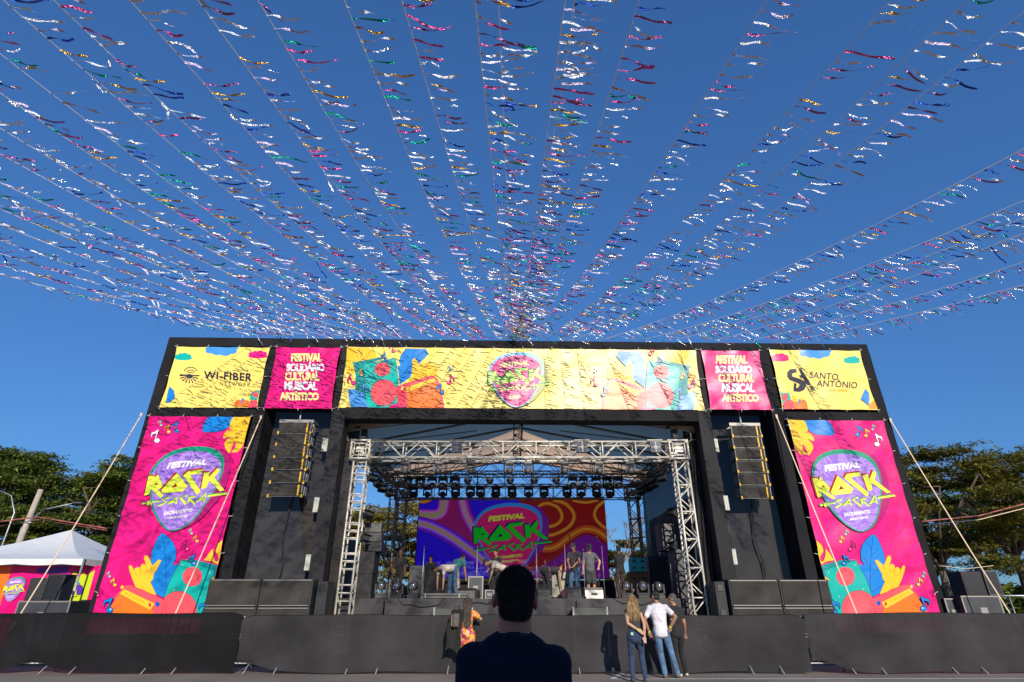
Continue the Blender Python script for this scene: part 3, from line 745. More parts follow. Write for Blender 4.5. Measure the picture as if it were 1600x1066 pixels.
# --- text banners
def txtbanner(crop, ox, cornerz, label, seed):
    t = Art(crop)
    for i, (s, cc, cx, w) in enumerate(ox): 
        t.text('shade', s, cx[0]+4, cx[1]+4, w, cx[2], 0, 0, bold=.06, space=.92); t.text(cc, s, cx[0], cx[1], w, cx[2], 0, 0, bold=.05, space=.92)
    return banner('text_banner', label, cornerz, 'pink', t, seed=seed, amp=.02)
txtbanner((1090,535,5.517), [('FESTIVAL','cream',(293,150,74),272),('SOLIDÁRIO','white',(308,228,82),316),('CULTURAL','cream',(330,310,74),312),('MUSICAL','white',(348,394,76),288),('ARTÍSTICO','cream',(366,474,84),320)],
          (6.80, 8.93, 7.54, 9.78), 'square pink banner listing five words in yellow and white, right of the wide banner', 21)
txtbanner((240,530,5.161), [('FESTIVAL','cream',(1236-0,150,68),250),('SOLIDÁRIO','white',(1228,225,78),308),('CULTURAL','cream',(1200,302,70),278),('MUSICAL','white',(1190,378,72),268),('ARTÍSTICO','cream',(1178,458,80),318)],
          (-8.35, -6.08, 7.46, 9.74), 'square pink banner listing five words in yellow and white, left of the wide banner', 22)
s = Art((1090,535,5.517))
def cloud(A, c_, cx, cy, w, h, up=1, flat=True):
    for k, (x, r_) in enumerate(((-.36,.15),(-.14,.22),(.10,.25),(.32,.17))): A.ell(c_, cx+w*x, cy-up*h*(.02+r_*.45), w*r_*.82, h*r_*1.35)
    A.ell(c_, cx, cy+up*h*.10, w*.5, h*.20)
cloud(s, 'pink', 702, 140, 165, 95); cloud(s, 'blues', 1012, 92, 280, 110, -1); cloud(s, 'teal', 1330, 160, 150, 85)
# angular S-and-A emblem
s.poly('ink', [(845,230),(790,236),(766,262),(764,300),(790,330),(850,350),(878,362),(868,388),(848,396),(850,358),(826,352),(822,424),(880,428),(920,410),(938,372),(925,338),(880,318),(812,298),(806,278),(826,266),(850,264)])
s.poly('ink', [(868,226),(890,232),(980,368),(948,372),(900,300),(896,320),(866,290),(888,286)]); s.poly('ink', [(955,378),(988,376),(1018,412),(985,410)])
s.text('ink', 'SANTO', 1086, 292, 250, 56, 5, .0, bold=.012, space=1.05); s.text('ink', 'ANTÔNIO', 1202, 356, 352, 70, 3, 0, bold=.012, space=1.05)
s.text('goldd', 'Cliente Satisfeito', 1207, 414, 185, 24, 0, .2, bold=.0)
s.poly('teal', [(700,436),(780,440),(815,560),(800,580),(735,580)], outline='navy', ow=2); s.ell('coral', 742, 474, 28, 28, outline='navy', ow=2); s.ell('coral', 778, 545, 50, 46, outline='corald', ow=2)
s.poly('orange', [(815,510),(905,485),(935,520),(945,580),(825,580)], outline='corald', ow=3); s.poly('gold', [(820,505),(900,480),(915,495),(828,522)]); s.note('blue', 866, 530, 12); s.poly('gold', [(810,455),(825,470),(840,460),(850,495),(815,500)])
s.poly('blue', [(1450,405),(1478,440),(1480,490),(1470,550),(1425,510),(1405,500),(1425,450)], outline='navy', ow=2)
s.poly('goldd', [(1470,540),(1520,500),(1545,575),(1480,578)])
banner('sponsor_banner', 'yellow banner with an angular dark emblem and two-line name at the top right corner', (9.30, 12.64, 7.57, 9.83), 'yellow', s, seed=31, amp=.018)
s = Art((240,530,5.161))
cloud(s, 'teal', 238, 150, 150, 80); cloud(s, 'blues', 552, 88, 270, 105, -1); cloud(s, 'pink', 848, 132, 160, 85)
for rr in (62, 40, 22):
    s.line('ink', [(300+rr*math.cos(R(t))*1.0, 290+rr*math.sin(R(t))*1.0) for t in range(-150, -25, 12)], 6)
for k in range(9):
    t = R(180-22.5*k); s.line('ink', [(290+14*math.cos(t), 296+10*math.sin(t)), (288+78*math.cos(t), 296+62*math.sin(t))], 3, w2=11)
s.line('ink', [(212,288),(290,292),(372,296)], 6); s.ell('ink', 290, 300, 26, 16)
s.text('ink', 'WI-FIBER', 602, 300, 392, 62, 3, .0, bold=.03, space=1.12); s.text('ink', 'NETWORK', 660, 364, 250, 30, 2, 0, bold=.005, space=1.35)
s.poly('blue', [(125,385),(165,420),(175,480),(130,515),(105,520),(112,440)], outline='navy', ow=2); s.poly('orange', [(640,545),(680,495),(770,500),(800,555)], outline='corald', ow=3); s.poly('teal', [(800,430),(870,415),(845,495),(780,490)], outline='navy', ow=2); s.ell('coral', 832, 452, 24, 24); s.poly('coral', [(760,560),(790,500),(845,495),(845,560)])
s.note('blue', 716, 515, 12); s.note('gold', 770, 462, 10)
banner('sponsor_banner', 'yellow banner with a radiating dark emblem and one-line name at the top left corner', (-11.83, -8.56, 7.47, 9.72), 'yellow', s, seed=33, amp=.02)

# ------------------------------------------------------------------ trusses
def truss(p0, p1, w, up=(0,0,1), step=.62, r=.026, rb=.014, ladder=False):
    p0, p1, up = Vector(p0), Vector(p1), Vector(up); d = (p1-p0); L = d.length; d.normalize(); s = d.cross(up).normalized(); u = s.cross(d).normalized()
    mb = MB(); h = w/2; n = max(2, round(L/step)); cs = [(-1,-1),(1,-1),(1,1),(-1,1)]
    pt = lambda t, c: p0 + d*(L*t) + s*(c[0]*h) + u*(c[1]*h)
    for c in cs: mb.tube([pt(0,c), pt(1,c)], r, 8)
    for fi in range(4):
        a, b = cs[fi], cs[(fi+1)%4]
        for i in range(n):
            t0, t1 = i/n, (i+1)/n
            if ladder and fi in (0, 2):
                mb.tube([pt((t0+t1)/2,a), pt((t0+t1)/2,b)], rb*1.15, 6); continue
            if (i + (fi >= 2)) % 2 == 0: mb.tube([pt(t0,a), pt(t1,b)], rb, 6)
            else: mb.tube([pt(t0,b), pt(t1,a)], rb, 6)
        for t in [k*2/n for k in range(n//2+1)] + [1]:
            mb.tube([pt(t,a), pt(t,b)], rb*1.25, 6)
    return mb
rig = thing('lighting_truss', 'silver aluminium box truss rig on four towers over the stage', 'lighting truss', (.2, 24, 0))
TXL, TXR, TY0, TY1, TZ = -5.15, 5.66, 18.8, 26.6, 6.26
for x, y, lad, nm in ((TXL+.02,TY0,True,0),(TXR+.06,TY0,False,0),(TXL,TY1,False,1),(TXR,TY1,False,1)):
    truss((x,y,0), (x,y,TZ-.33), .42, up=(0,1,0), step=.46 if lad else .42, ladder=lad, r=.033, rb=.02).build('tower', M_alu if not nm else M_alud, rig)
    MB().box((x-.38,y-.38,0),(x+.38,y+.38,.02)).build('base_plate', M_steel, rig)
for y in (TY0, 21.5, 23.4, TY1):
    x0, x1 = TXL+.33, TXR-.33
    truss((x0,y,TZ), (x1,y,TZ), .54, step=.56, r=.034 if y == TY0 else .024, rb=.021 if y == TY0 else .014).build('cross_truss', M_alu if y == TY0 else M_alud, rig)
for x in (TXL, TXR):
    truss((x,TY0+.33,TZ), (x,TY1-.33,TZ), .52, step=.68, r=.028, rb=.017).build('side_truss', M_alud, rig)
    for y in (TY0, TY1):
        mb = MB(); h = .31
        for a in (-1,1):
            for b in (-1,1):
                mb.tube([(x+a*h,y+b*h,TZ-h),(x+a*h,y+b*h,TZ+h)], .034, 8); mb.tube([(x+a*h,y-h,TZ+b*h),(x+a*h,y+h,TZ+b*h)], .034, 8); mb.tube([(x-h,y+a*h,TZ+b*h),(x+h,y+a*h,TZ+b*h)], .034, 8)
        for ang in (0, math.pi/2):
            M = Matrix.Translation((x,y,TZ)) @ Matrix.Rotation(ang, 4, 'Z')
            for sy in (-1, 1):
                for (q0, q1) in (((-.2,-.2),(.2,-.2)),((-.2,.2),(.2,.2)),((-.2,-.2),(-.2,.2)),((.2,-.2),(.2,.2)),((-.2,-.2),(-.31,-.31)),((.2,.2),(.31,.31)),((-.2,.2),(-.31,.31)),((.2,-.2),(.31,-.31)),((-.2,0),(.2,0))):
                    mb.tube([M@Vector((q0[0],sy*h,q0[1])), M@Vector((q1[0],sy*h,q1[1]))], .022, 6)
                mb.box((-.13,sy*(h-.02)-.01,-.09),(.13,sy*(h-.02)+.01,.09), 0, M)
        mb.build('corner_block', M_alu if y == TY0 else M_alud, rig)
# chains lifting the rig to the roof corners
# ------------------------------------------------------------------ roof
def roof_mat():
    m = mat('roof_fabric', linear=(.80,.60,.40), rough=.8, bump=.25, bscale=1.5, var=.12, vscale=.8)
    n = m.node_tree.nodes; l = m.node_tree.links; b = n['Principled BSDF']; out = n['Material Output']
    tr = n.new('ShaderNodeBsdfTranslucent'); tr.inputs['Color'].default_value = (1.0,.66,.40,1); mx = n.new('ShaderNodeMixShader'); mx.inputs[0].default_value = .72
    l.new(b.outputs[0], mx.inputs[1]); l.new(tr.outputs[0], mx.inputs[2]); l.new(mx.outputs[0], out.inputs['Surface'])
    return m
M_roof = roof_mat()
roof = thing('stage_roof', 'pale fabric gable roof of the stage on truss rafters, behind the portal', 'stage roof', (.25, 24, 0))
RX0, RX1, RY0, RY1, REZ, RRZ = -6.15, 6.65, 18.7, 28.2, 7.12, 8.35; RXC = .25
def rz(x, y=0): return REZ + (RRZ-REZ)*(1-abs(x-RXC)/(RX1-RXC)) 
mb = MB()
mb.grid(lambda a, b: (RX0+(RX1-RX0)*a, RY0+(RY1-RY0)*b, rz(RX0+(RX1-RX0)*a) - .05*abs(math.sin(b*math.pi*5)) - .06*math.sin(min(a, 1-a)*2*math.pi)), 24, 60)
mb.build('roof_fabric', M_roof, roof)
mb = MB()
for x in (RX0, RX1): mb.grid(lambda a, b: (x, RY0+(RY1-RY0)*a, REZ-.2*b+.0), 40, 2)
mb.grid(lambda a, b: (RX0+(RX1-RX0)*a, RY0, rz(RX0+(RX1-RX0)*a)-.3*b), 24, 2)
mb.build('valance', M_roof, roof)
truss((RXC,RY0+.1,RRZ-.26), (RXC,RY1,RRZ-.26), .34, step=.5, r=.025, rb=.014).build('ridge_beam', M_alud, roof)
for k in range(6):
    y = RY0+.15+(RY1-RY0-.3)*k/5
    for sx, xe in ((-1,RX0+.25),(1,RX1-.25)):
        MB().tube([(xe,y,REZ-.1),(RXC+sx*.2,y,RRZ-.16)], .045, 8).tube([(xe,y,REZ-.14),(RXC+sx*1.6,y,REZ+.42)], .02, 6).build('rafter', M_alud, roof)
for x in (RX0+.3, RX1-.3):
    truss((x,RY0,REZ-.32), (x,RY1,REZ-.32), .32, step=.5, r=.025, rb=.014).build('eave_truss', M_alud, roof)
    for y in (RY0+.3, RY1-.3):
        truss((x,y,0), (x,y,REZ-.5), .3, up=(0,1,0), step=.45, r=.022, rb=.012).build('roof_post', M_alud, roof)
for x in (TXL, TXR):
    mb = MB(); mb.tube([(x,TY0,TZ+.33),(x,TY0,rz(x)-.12)], .02, 6); mb.bbox((x-.1,TY0-.1,TZ+.42),(x+.1,TY0+.1,TZ+.78), .02)
    mb.tube([(x-.3,TY0-.1,REZ-.05),(x+.4,TY0+.1,REZ+.05)], .05, 8); mb.build('chain_hoist', M_plasg, roof)

# ------------------------------------------------------------------ stage deck
DZ = 1.68; SY0 = 19.3
stg = thing('stage', 'raised stage deck with a grey-black cloth skirt along its front', 'stage', (.2, 25, 0))
M_deck = mat('stage_deck', linear=(.05,.045,.042), rough=.6, var=.4, vscale=2)
MB().box((-6.7,SY0,DZ-.08),(7.1,28.6,DZ)).build('deck', M_deck, stg)
M_skirt = mat('stage_skirt', linear=(.052,.047,.05), rough=.75, bump=.7, bscale=2.4, var=.25, vscale=1.1, stretch=(1,1,.4))
def skirt(x0, x1, seed):
    return MB().grid(lambda a, b: (x0+(x1-x0)*a, SY0-.03+.02*math.sin(a*(x1-x0)*5+seed)*(1-b)+.03*noise.noise(Vector((a*(x1-x0)*1.2, b*1.5+a*2, seed))), (DZ-.02)*b), int((x1-x0)*8), 12)
skirt(-6.7, -4.05, 1).build('skirt', M_skirt, stg); skirt(-4.0, 2.0, 2).build('skirt', M_skirt, stg); skirt(2.04, 7.1, 3).build('skirt', M_skirt, stg)
legs = MB()
for x in (-6, -3, 0, 3, 6):
    for y in (20.5, 24, 27.5): legs.tube([(x,y,0),(x,y,DZ-.08)], .04, 8)
legs.build('leg', M_steel, stg)
# low panels standing before the skirt
def low_panel(px0, px1, py0, label, m):
    a = P(px0, py0, 18.75); b = P(px1, py0, 18.75)
    t = thing('front_fill_panel', label, 'speaker', ((a.x+b.x)/2, 18.75, 0)); w = (b.x-a.x)/2
    MB().bbox((-w,0,0),(w,.5,a.z), .015).build('cabinet', m, t, world=False)
    MB().box((-w-.03,-.02,.0),(-w+.02,.03,a.z+.03)).box((w-.02,-.02,0),(w+.03,.03,a.z+.03)).build('corner_trim', M_edge, t, world=False)
M_panel = mat('grey_green_panel', linear=(.075,.08,.072), rough=.7, var=.15)
low_panel(679, 738, 951, 'low grey speaker cabinet before the stage skirt behind the long-haired woman', M_panel)
low_panel(896, 948, 950, 'low grey speaker cabinet before the stage skirt, above the lone shadow on the fence', M_panel)

# side scrims
t = MB().grid(lambda a, b: (6.2+.05*noise.noise(Vector((a*6, b*3, 2))), 19.4+7.6*a, 1.72+5.1*b), 40, 24)
tag(t.build('side_scrim', M_scrim2, origin=(6.2,23,1.7)), 'dark see-through mesh curtain closing the right side of the stage', 'curtain')
mb = MB()
A_, B_, C_, D_ = P(1078,672,18.75), P(1096,672,18.75), P(1090,958,18.75), P(1130,958,18.75)
mb.grid(lambda a, b: (tuple(A_.lerp(B_.lerp(B_+Vector((.35,0,0)), 0), a).lerp(Vector((C_.x,18.75,0)).lerp(Vector((6.34,18.75,0)), a), 1-(1-b)) + Vector((0,.06*math.sin(a*22+b*2),0)))), 26, 30)
tag(mb.build('black_drape', M_blackw, origin=(6.7,18.75,0)), 'narrow black drape hanging between the right truss tower and the portal post', 'curtain')
mb = MB()
mb.grid(lambda a, b: (-7.3+1.15*b+.05*math.sin(a*9), 19.3+8*a, 4.9*(1-.15*a)*(1-b)**.9+.02), 24, 20)
tag(mb.build('black_drape', M_blackw, origin=(-7,23,0)), 'sloping black tarpaulin on the left side of the stage beside the truss tower', 'curtain')
M_int = mat('stage_dark_cloth', linear=(.012,.012,.013), rough=.85)
mb = MB().grid(lambda a, b: (6.6+.03*math.sin(a*20), 19.5+8.5*a, 1.72+3.4*b), 20, 4)
tag(mb.build('black_drape', M_int, origin=(7,25,1.7)), 'low black cloth wall behind the equipment at the right side of the stage', 'curtain')

# ------------------------------------------------------------------ LED screen
for k, v in dict(lblue=(28,0,190), lblue2=(70,20,215), lmag=(120,10,90), lmag2=(150,30,130), llav=(150,90,200), lcream=(128,118,92), lred=(112,4,8), lred2=(85,0,8), lgold=(158,122,24), lgold2=(150,60,14),
                 lviol=(92,10,120), lpick=(165,14,92), lrim=(30,110,190), llime=(165,180,40), lgreen=(0,160,20), lednavy=(20,20,80), ledgreen=(12,40,70), lshade=(110,40,20)).items(): COL[k] = v
def led_mat(c):
    key = 'led_'+c
    if key not in MATS:
        m = mat(key, linear=(.02,.02,.02), rough=.6, spec=.3, emit=COL[c], es=.52)
    return MATS[key]
SD = 27.6
sx0, sx1, sz0, sz1 = -4.48, 4.46, 2.6, 6.15
def LP(p): # crop (640,770,k=5) to the screen plane
    q = P(640+p[0]/5, 770+p[1]/5, SD); return (q.x, q.z)
L_ = Art(None); q_ = Art(None)
class LArt(Art):
    def mp(s, p): return LP(p)
q_ = LArt((0,0,1))
q_.poly('lblue', [(60,40),(700,40),(700,800),(40,800)])
q_.poly('lmag', smooth([(60,190),(230,195),(285,160),(300,60),(400,50),(440,180),(520,330),(620,470),(640,620),(500,440),(330,330),(200,260),(60,235)]))
def glow(pts, ws, cs, closed=False):
    P_ = smooth(pts, closed=closed)
    N_ = 9
    for k in range(N_):
        t = k/(N_-1)*(len(ws)-1); i = min(int(t), len(ws)-2); f = t-i; w = ws[i]+(ws[i+1]-ws[i])*f
        ca_, cb_ = COL[cs[i]], COL[cs[i+1]]; nm_ = 'lg_%s_%s_%d' % (cs[i], cs[i+1], round(f*8)); COL[nm_] = tuple(int(ca_[j]+(cb_[j]-ca_[j])*f) for j in range(3)); q_.line(nm_, P_, w, closed=closed)
gw = (110,78,48,18); gc = ('lmag2','lviol','llav','lcream')
glow([(60,170),(200,175),(255,140),(270,55)], (84,56,34,12), ('lmag2','llav','lcream','lcream'))
glow([(60,235),(180,270),(330,350),(470,450),(590,540)], gw, ('lviol','lblue2','llav','lcream'))
glow([(410,50),(440,170),(510,300)], (100,64,36,8), ('lviol','lmag2','llav','lcream'))
glow([(60,70),(120,72),(170,52)], (30,14), ('lred','lgold'))
q_.poly('lred', [(860,40),(1560,40),(1560,640),(860,640)])
q_.poly('lviol', smooth([(900,640),(1060,560),(1180,480),(1290,370),(1400,330),(1520,400),(1580,480),(1580,800),(900,800)]))
q_.poly('lmag', smooth([(960,700),(1100,600),(1250,520),(1330,520),(1300,700),(1150,800),(960,800)]))
glow([(1000,180),(1010,110),(1080,85),(1160,120),(1190,190),(1160,240),(1090,265),(1020,240)], (46,26,8), ('lred2','lgold2','lgold'), True)
glow([(1120,60),(1220,90),(1285,180),(1240,270),(1120,330),(1040,330)], (52,26,8), ('lred2','lgold2','lgold'))
glow([(1000,410),(1060,440),(1150,420),(1270,330),(1370,285),(1480,310),(1590,400)], (80,52,26,8), ('lred2','lgold2','lgold2','lgold'))
glow([(1530,60),(1460,120),(1445,190),(1500,260),(1590,310)], (46,24,8), ('lred2','lgold2','lgold'))
glow([(1270,60),(1370,80),(1470,60)], (30,22,10), ('lred2','lgold2','lgold'))
LG = logo(Art(CL), pick='lpick', rim='lrim', shade='lviol', fill='lgreen', ext='lednavy', ext2='ledgreen', textc='llime')
a0 = AP(1250+118/7.106, 690+415/7.106); a1 = AP(1250+996/7.106, 690+570/7.106); s0 = LP((500,270)); s1 = LP((1085,375)); kl = (s1[0]-s0[0])/(a1[0]-a0[0])
top = AP(1250+480/7.106, 690+95/7.106); st_ = LP((780,83)); rk = LP((520,400)); ra = AP(1250+178/7.106, 690+628/7.106)
kz = (st_[1]-rk[1])/(top[1]-ra[1])
q_.join(LG.moved(lambda p: (s0[0]+(p[0]-a0[0])*kl, st_[1]+(p[1]-top[1])*kz)))
scr = thing('led_screen', 'large colourful screen showing the festival logo at the back of the stage', 'screen', (0, SD, 0))
vb, fb, mbi, mats, idx = [], [], [], [], {}
for c_, ly, tr in [('lblue', 0, [[(sx0,sz0),(sx1,sz0),(sx1,sz1)],[(sx0,sz0),(sx1,sz1),(sx0,sz1)]])] + q_.items:
    if c_ not in idx: idx[c_] = len(mats); mats.append(led_mat(c_))
    for t in tr:
        pl = [tuple(p) for p in t]
        for a_, b_, cc in ((1,0,sx1),(-1,0,-sx0),(0,1,sz1),(0,-1,-sz0)):
            out = []
            for i in range(len(pl)):
                p, q = pl[i], pl[(i+1)%len(pl)]; fp = a_*p[0]+b_*p[1]-cc; fq = a_*q[0]+b_*q[1]-cc
                if fp <= 0: out.append(p)
                if fp*fq < 0: tt = fp/(fp-fq); out.append((p[0]+tt*(q[0]-p[0]), p[1]+tt*(q[1]-p[1])))
            pl = out
            if len(pl) < 3: break
        if len(pl) < 3: continue
        k = len(vb); vb += [(p[0], SD-.001-ly*.0011, p[1]) for p in pl]; fb.append(list(range(k, k+len(pl)))); mbi.append(idx[c_])
mb = MB(); mb.v = [Vector(p) for p in vb]; mb.f = fb; mb.m = mbi; mb.sm = [False]*len(fb)
mb.build('picture_panel', mats, scr)
fr = MB(); fr.box((sx0-.04,SD+.003,sz0-.04),(sx1+.04,SD+.18,sz1+.04)); fr.build('screen_housing', M_plas, scr)
sup = MB()
for x in (sx0+.4, 0, sx1-.4): sup.tube([(x,SD+.3,DZ),(x,SD+.3,sz1)], .04, 8)
sup.build('support_frame', M_steel, scr)
mb = MB().grid(lambda a, b: (-4.7+9.4*a, SD+.02+.04*math.sin(a*60), DZ+(sz0-.08-DZ)*b), 90, 2)
tag(mb.build('black_drape', M_int, origin=(0,SD,DZ)), 'low black cloth along the stage floor under the big screen', 'curtain')

# ------------------------------------------------------------------ lamps
def moving_head(name, label, group, m_body, k=1.0):
    root = thing(name, label, 'stage light', (0,0,0), 0, group)
    MB().bbox((-.17*k,-.15*k,0),(.17*k,.15*k,.11*k), .015).build('base', m_body, root, world=False)
    y = MB()
    for sx in (-1,1): y.bbox((sx*.165*k-.03*k,-.07*k,.11*k),(sx*.165*k+.03*k,.07*k,.42*k), .012)
    y.bbox((-.19*k,-.07*k,.11*k),(.19*k,.07*k,.16*k), .01)
    y.build('yoke', m_body, root, world=False)
    M = Matrix.Translation((0,0,.36*k)) @ Matrix.Rotation(R(90+6), 4, 'X')
    h = MB(); h.lathe([(.02,-.2*k),(.09*k,-.2*k),(.13*k,-.1*k),(.135*k,.05*k),(.12*k,.16*k),(.125*k,.2*k),(.09*k,.2*k),(.088*k,.185*k),(.001,.185*k)], M, 18)
    hd = h.build('head', m_body, root, world=False)
    MB().lathe([(.088*k,.187*k),(.07*k,.205*k),(.04*k,.216*k),(.001,.219*k)], M, 18).build('lens', M_lens, hd, world=False)
    return root
M_head = mat('moving_head_black', linear=(.03,.03,.032), rough=.35)
mh = moving_head('moving_head_light', 'x', 'grey moving head lights hung under the front truss', M_silver, .85)
first = True
mh_b = moving_head('moving_head_light', 'x', 'moving head lights standing on the stage front', M_head, 1.05)
for i, (x, y) in enumerate([(636,716),(686,716),(737,716),(796,716),(824,716),(881,716),(934,716),(983,716)]):
    p = P(x, y, TY0+.1); z = TZ-.36; lab = 'grey moving head light hanging under the front truss, %s from the left' % ORD[i]
    rot = (math.pi, 0, random.uniform(-.3,.3))
    if first: mh.location = (p.x,TY0,z); mh.rotation_euler = rot; mh['label'] = lab; first = False
    else: dup(mh, (p.x,TY0,z), rot, lab)
mh_d = None
for yy, xs, nm in ((21.5,(637,656,675,692,711,895,912,932,949,966),'second'),(23.4,(646,668,692,712,735,751,775,800,826,850,886,908,932,953),'third')):
    for i, x in enumerate(xs):
        p = P(x, 757 if yy < 23 else 768, yy); lab = 'black moving head light hanging under the %s truss from the front, %s from the left' % (nm, ORD[i])
        r_ = (math.pi, 0, random.uniform(-.8,.8)); gq = 'black moving head lights hung inside the rig'
        if mh_d is None: mh_d = moving_head('moving_head_light', lab, gq, M_head, .95); mh_d.location = (p.x,yy,TZ-.3); mh_d.rotation_euler = r_
        else: dup(mh_d, (p.x,yy,TZ-.3), r_, lab)
par = thing('par_can', 'x', 'stage light', (0,0,0), 0, 'round black par lamps hung over the middle of the stage')
Mx = Matrix.Rotation(R(100), 4, 'X')
b_ = MB().lathe([(.03,-.2),(.1,-.16),(.13,0),(.135,.14),(.12,.14),(.11,.1),(.001,.1)], Mx, 16).build('can', M_head, par, world=False)
MB().lathe([(.11,.103),(.001,.106)], Mx, 16).build('lens', M_lens, par, world=False)
MB().tube([(-.14,0,0),(-.14,0,.22),(.14,0,.22),(.14,0,0)], .012, 6).build('bracket', M_head, par, world=False)
for i, x in enumerate((731,765,797,834,869)):
    p = P(x, 753, 21.2); lab = 'round black par lamp over mid stage, %s from the left' % ORD[i]
    if i == 0: par.location = (p.x,21.2,TZ-.52); par['label'] = lab
    else: dup(par, (p.x,21.2,TZ-.52), (0,0,random.uniform(-.2,.2)), lab)
M_head = mat('moving_head_black', linear=(.03,.03,.032), rough=.35)
bl = thing('blinder_light', 'x', 'stage light', (0,0,0), 0, 'four-lamp blinders on the front truss')
MB().bbox((-.17,-.06,-.2),(.17,.1,.17), .012).box((-.26,-.04,.2),(.26,.02,.24)).build('housing', M_head, bl, world=False)
for sx in (-.1,.1):
    for sz in (-.12,.08):
        MB().lathe([(.088,0),(.086,-.03),(.05,-.045),(.001,-.05)], Matrix.Translation((sx,-.06,sz)) @ Matrix.Rotation(R(-90), 4, 'X') @ Matrix.Scale(-1,4,(0,0,1)), 14).build('lamp', M_lens, bl, world=False)
for i, x in enumerate((591,714,910,1024)):
    p = P(x, 698, TY0-.4); lab = 'four-lamp blinder light clamped on the front truss, %s from the left' % ORD[i]
    if i == 0: bl.location = p; bl['label'] = lab
    else: dup(bl, p, (0,0,0), lab)
fl = thing('flood_light', 'x', 'stage light', (0,0,0), 0, 'boxy flood lights clamped at the sides of the rig')
MB().bbox((-.22,-.12,-.16),(.22,.1,.16), .02).box((-.2,-.14,-.14),(.2,-.12,.14)).build('housing', M_plasg, fl, world=False)
fb_ = MB(); fb_.box((-.28,-.3,.14),(.28,-.12,.155)); fb_.box((-.28,-.3,-.155),(.28,-.12,-.14)); fb_.build('barn_door', M_head, fl, world=False)
MB().tube([(-.25,0,0),(-.25,0,.3),(.25,0,.3),(.25,0,0)], .015, 6).tube([(0,0,.3),(0,0,.5)], .02, 6).build('bracket', M_head, fl, world=False)
fls = [(580,748,20.4,'upper left, nearest the front tower'),(588,757,21.2,'upper left, second from the front tower'),(596,765,22.0,'upper left, third from the front tower'),(606,772,22.8,'upper left, farthest from the front tower'),
       (1036,748,20.6,'upper right, nearest the front tower'),(1024,758,21.4,'upper right, second from the front tower'),(1014,764,22.3,'upper right, third from the front tower'),(1004,768,23.2,'upper right, farthest from the front tower'),
       (574,806,20.4,'on the left tower halfway up'),(1052,802,20.4,'on the right tower halfway up'),(570,842,20.4,'low on the left tower above the speaker stack'),(1052,855,20.5,'low on the right tower by the dark speaker')]
for i, (x, y, D, w) in enumerate(fls):
    D -= 1.45; p = P(x, y, D); fl.scale = (.62,)*3; lab = 'boxy flood light clamped to the rig, ' + w; rot = (R(random.uniform(-35,-5)), R(random.uniform(-15,15)), R(random.uniform(30,70))*(1 if x < 800 else -1))
    if i == 0: fl.location = p; fl.rotation_euler = rot; fl['label'] = lab
    else: dup(fl, p, rot, lab)
for i, x in enumerate((594, 620, 646, 980, 1006, 1030)):
    p = P(x, 935, 19.6 + (.5 if i == 5 else 0)); side = 'left' if i < 3 else 'right'
    lab = 'black moving head light on the stage floor, %s of three at the %s front' % (ORD[i % 3], side)
    loc = (p.x, p.y, DZ); rr = (0,0,random.uniform(-.2,.2))
    if i == 0: mh_b.location = loc; mh_b.rotation_euler = rr; mh_b['label'] = lab
    else: dup(mh_b, loc, rr, lab)

# ------------------------------------------------------------------ backline
def fbox(name, label, cat, px0, px1, py0, D, d, m, trim=False, grille=None, handles=0, rz_=0, z0=DZ):
    D -= 1.5
    a, b = P(px0, py0, D), P(px1, py0, D); w = (b.x-a.x)/2; h = a.z-z0
    t = thing(name, label, cat, ((a.x+b.x)/2, D, z0), rz_)
    MB().bbox((-w,0,0),(w,d,h), .012).build('cabinet', m, t, world=False)
    if trim:
        e = MB(); q = .03
        for (x0,x1,z0_,z1_) in ((-w-.006,-w+q,-.001,h+.006),(w-q,w+.006,-.001,h+.006)): e.box((x0,-.008,z0_),(x1,q,z1_))
        e.box((-w+q,-.008,h-q),(w-q,q,h+.006)); e.box((-w+q,-.008,-.001),(w-q,q,q)); e.build('edge_trim', M_edge, t, world=False)
        MB().box((-.08,-.012,h*.5-.06),(.08,-.002,h*.5+.05)).build('latch', M_edge, t, world=False)
    if grille: MB().bbox((-w+.05,-.014,.06),(w-.05,-.001,h-.06), .006).build('grille', grille, t, world=False)
    if handles:
        for k in range(handles):
            z = h*(k+.5)/handles
            for sx in (-1,1): MB().box((sx*w*.55-.06,-.012,z-.035),(sx*w*.55+.06,-.001,z+.035)).build('handle', M_plas, t, world=False)
    return t
fbox('speaker_cabinet', 'lower large grey fill speaker at the left front corner of the stage', 'speaker', 551, 582, 897, 20.95, .8, M_plasg, handles=2)
zt = P(551, 897, 19.45).z
fbox('speaker_cabinet', 'upper large grey fill speaker stacked at the left front corner of the stage', 'speaker', 556, 586, 862, 20.97, .8, M_plasg, handles=2, z0=zt+.005)
zt = P(556, 862, 19.47).z
for i, (y, w) in enumerate(((847,'lowest'),(832,'middle'),(817,'topmost'))):
    fbox('speaker_cabinet', 'small wedge-sided speaker, %s of three on the left fill stack' % w, 'speaker', 571, 597, y, 21.0, .6, M_plas, handles=1, z0=zt+.005, rz_=R(4*i)); zt = P(571, y, 19.5).z
fbox('speaker_cabinet', 'tall dark fill speaker lower at the right front corner of the stage', 'speaker', 1055, 1086, 893, 21.0, .8, M_plas, handles=2); zt = P(1055, 893, 19.5).z
fbox('speaker_cabinet', 'tall dark fill speaker upper at the right front corner of the stage', 'speaker', 1052, 1080, 858, 21.0, .8, M_plas, handles=2, z0=zt+.005); zt = P(1055, 858, 19.5).z
fbox('speaker_cabinet', 'wide dark speaker on top of the right fill stack', 'speaker', 1030, 1072, 818, 21.6, .7, M_plas, handles=1, z0=zt+.005)
fbox('flight_case', 'tall flight case with bright metal edges left of centre stage', 'flight case', 732, 755, 901, 21.6, .6, M_case, trim=True)
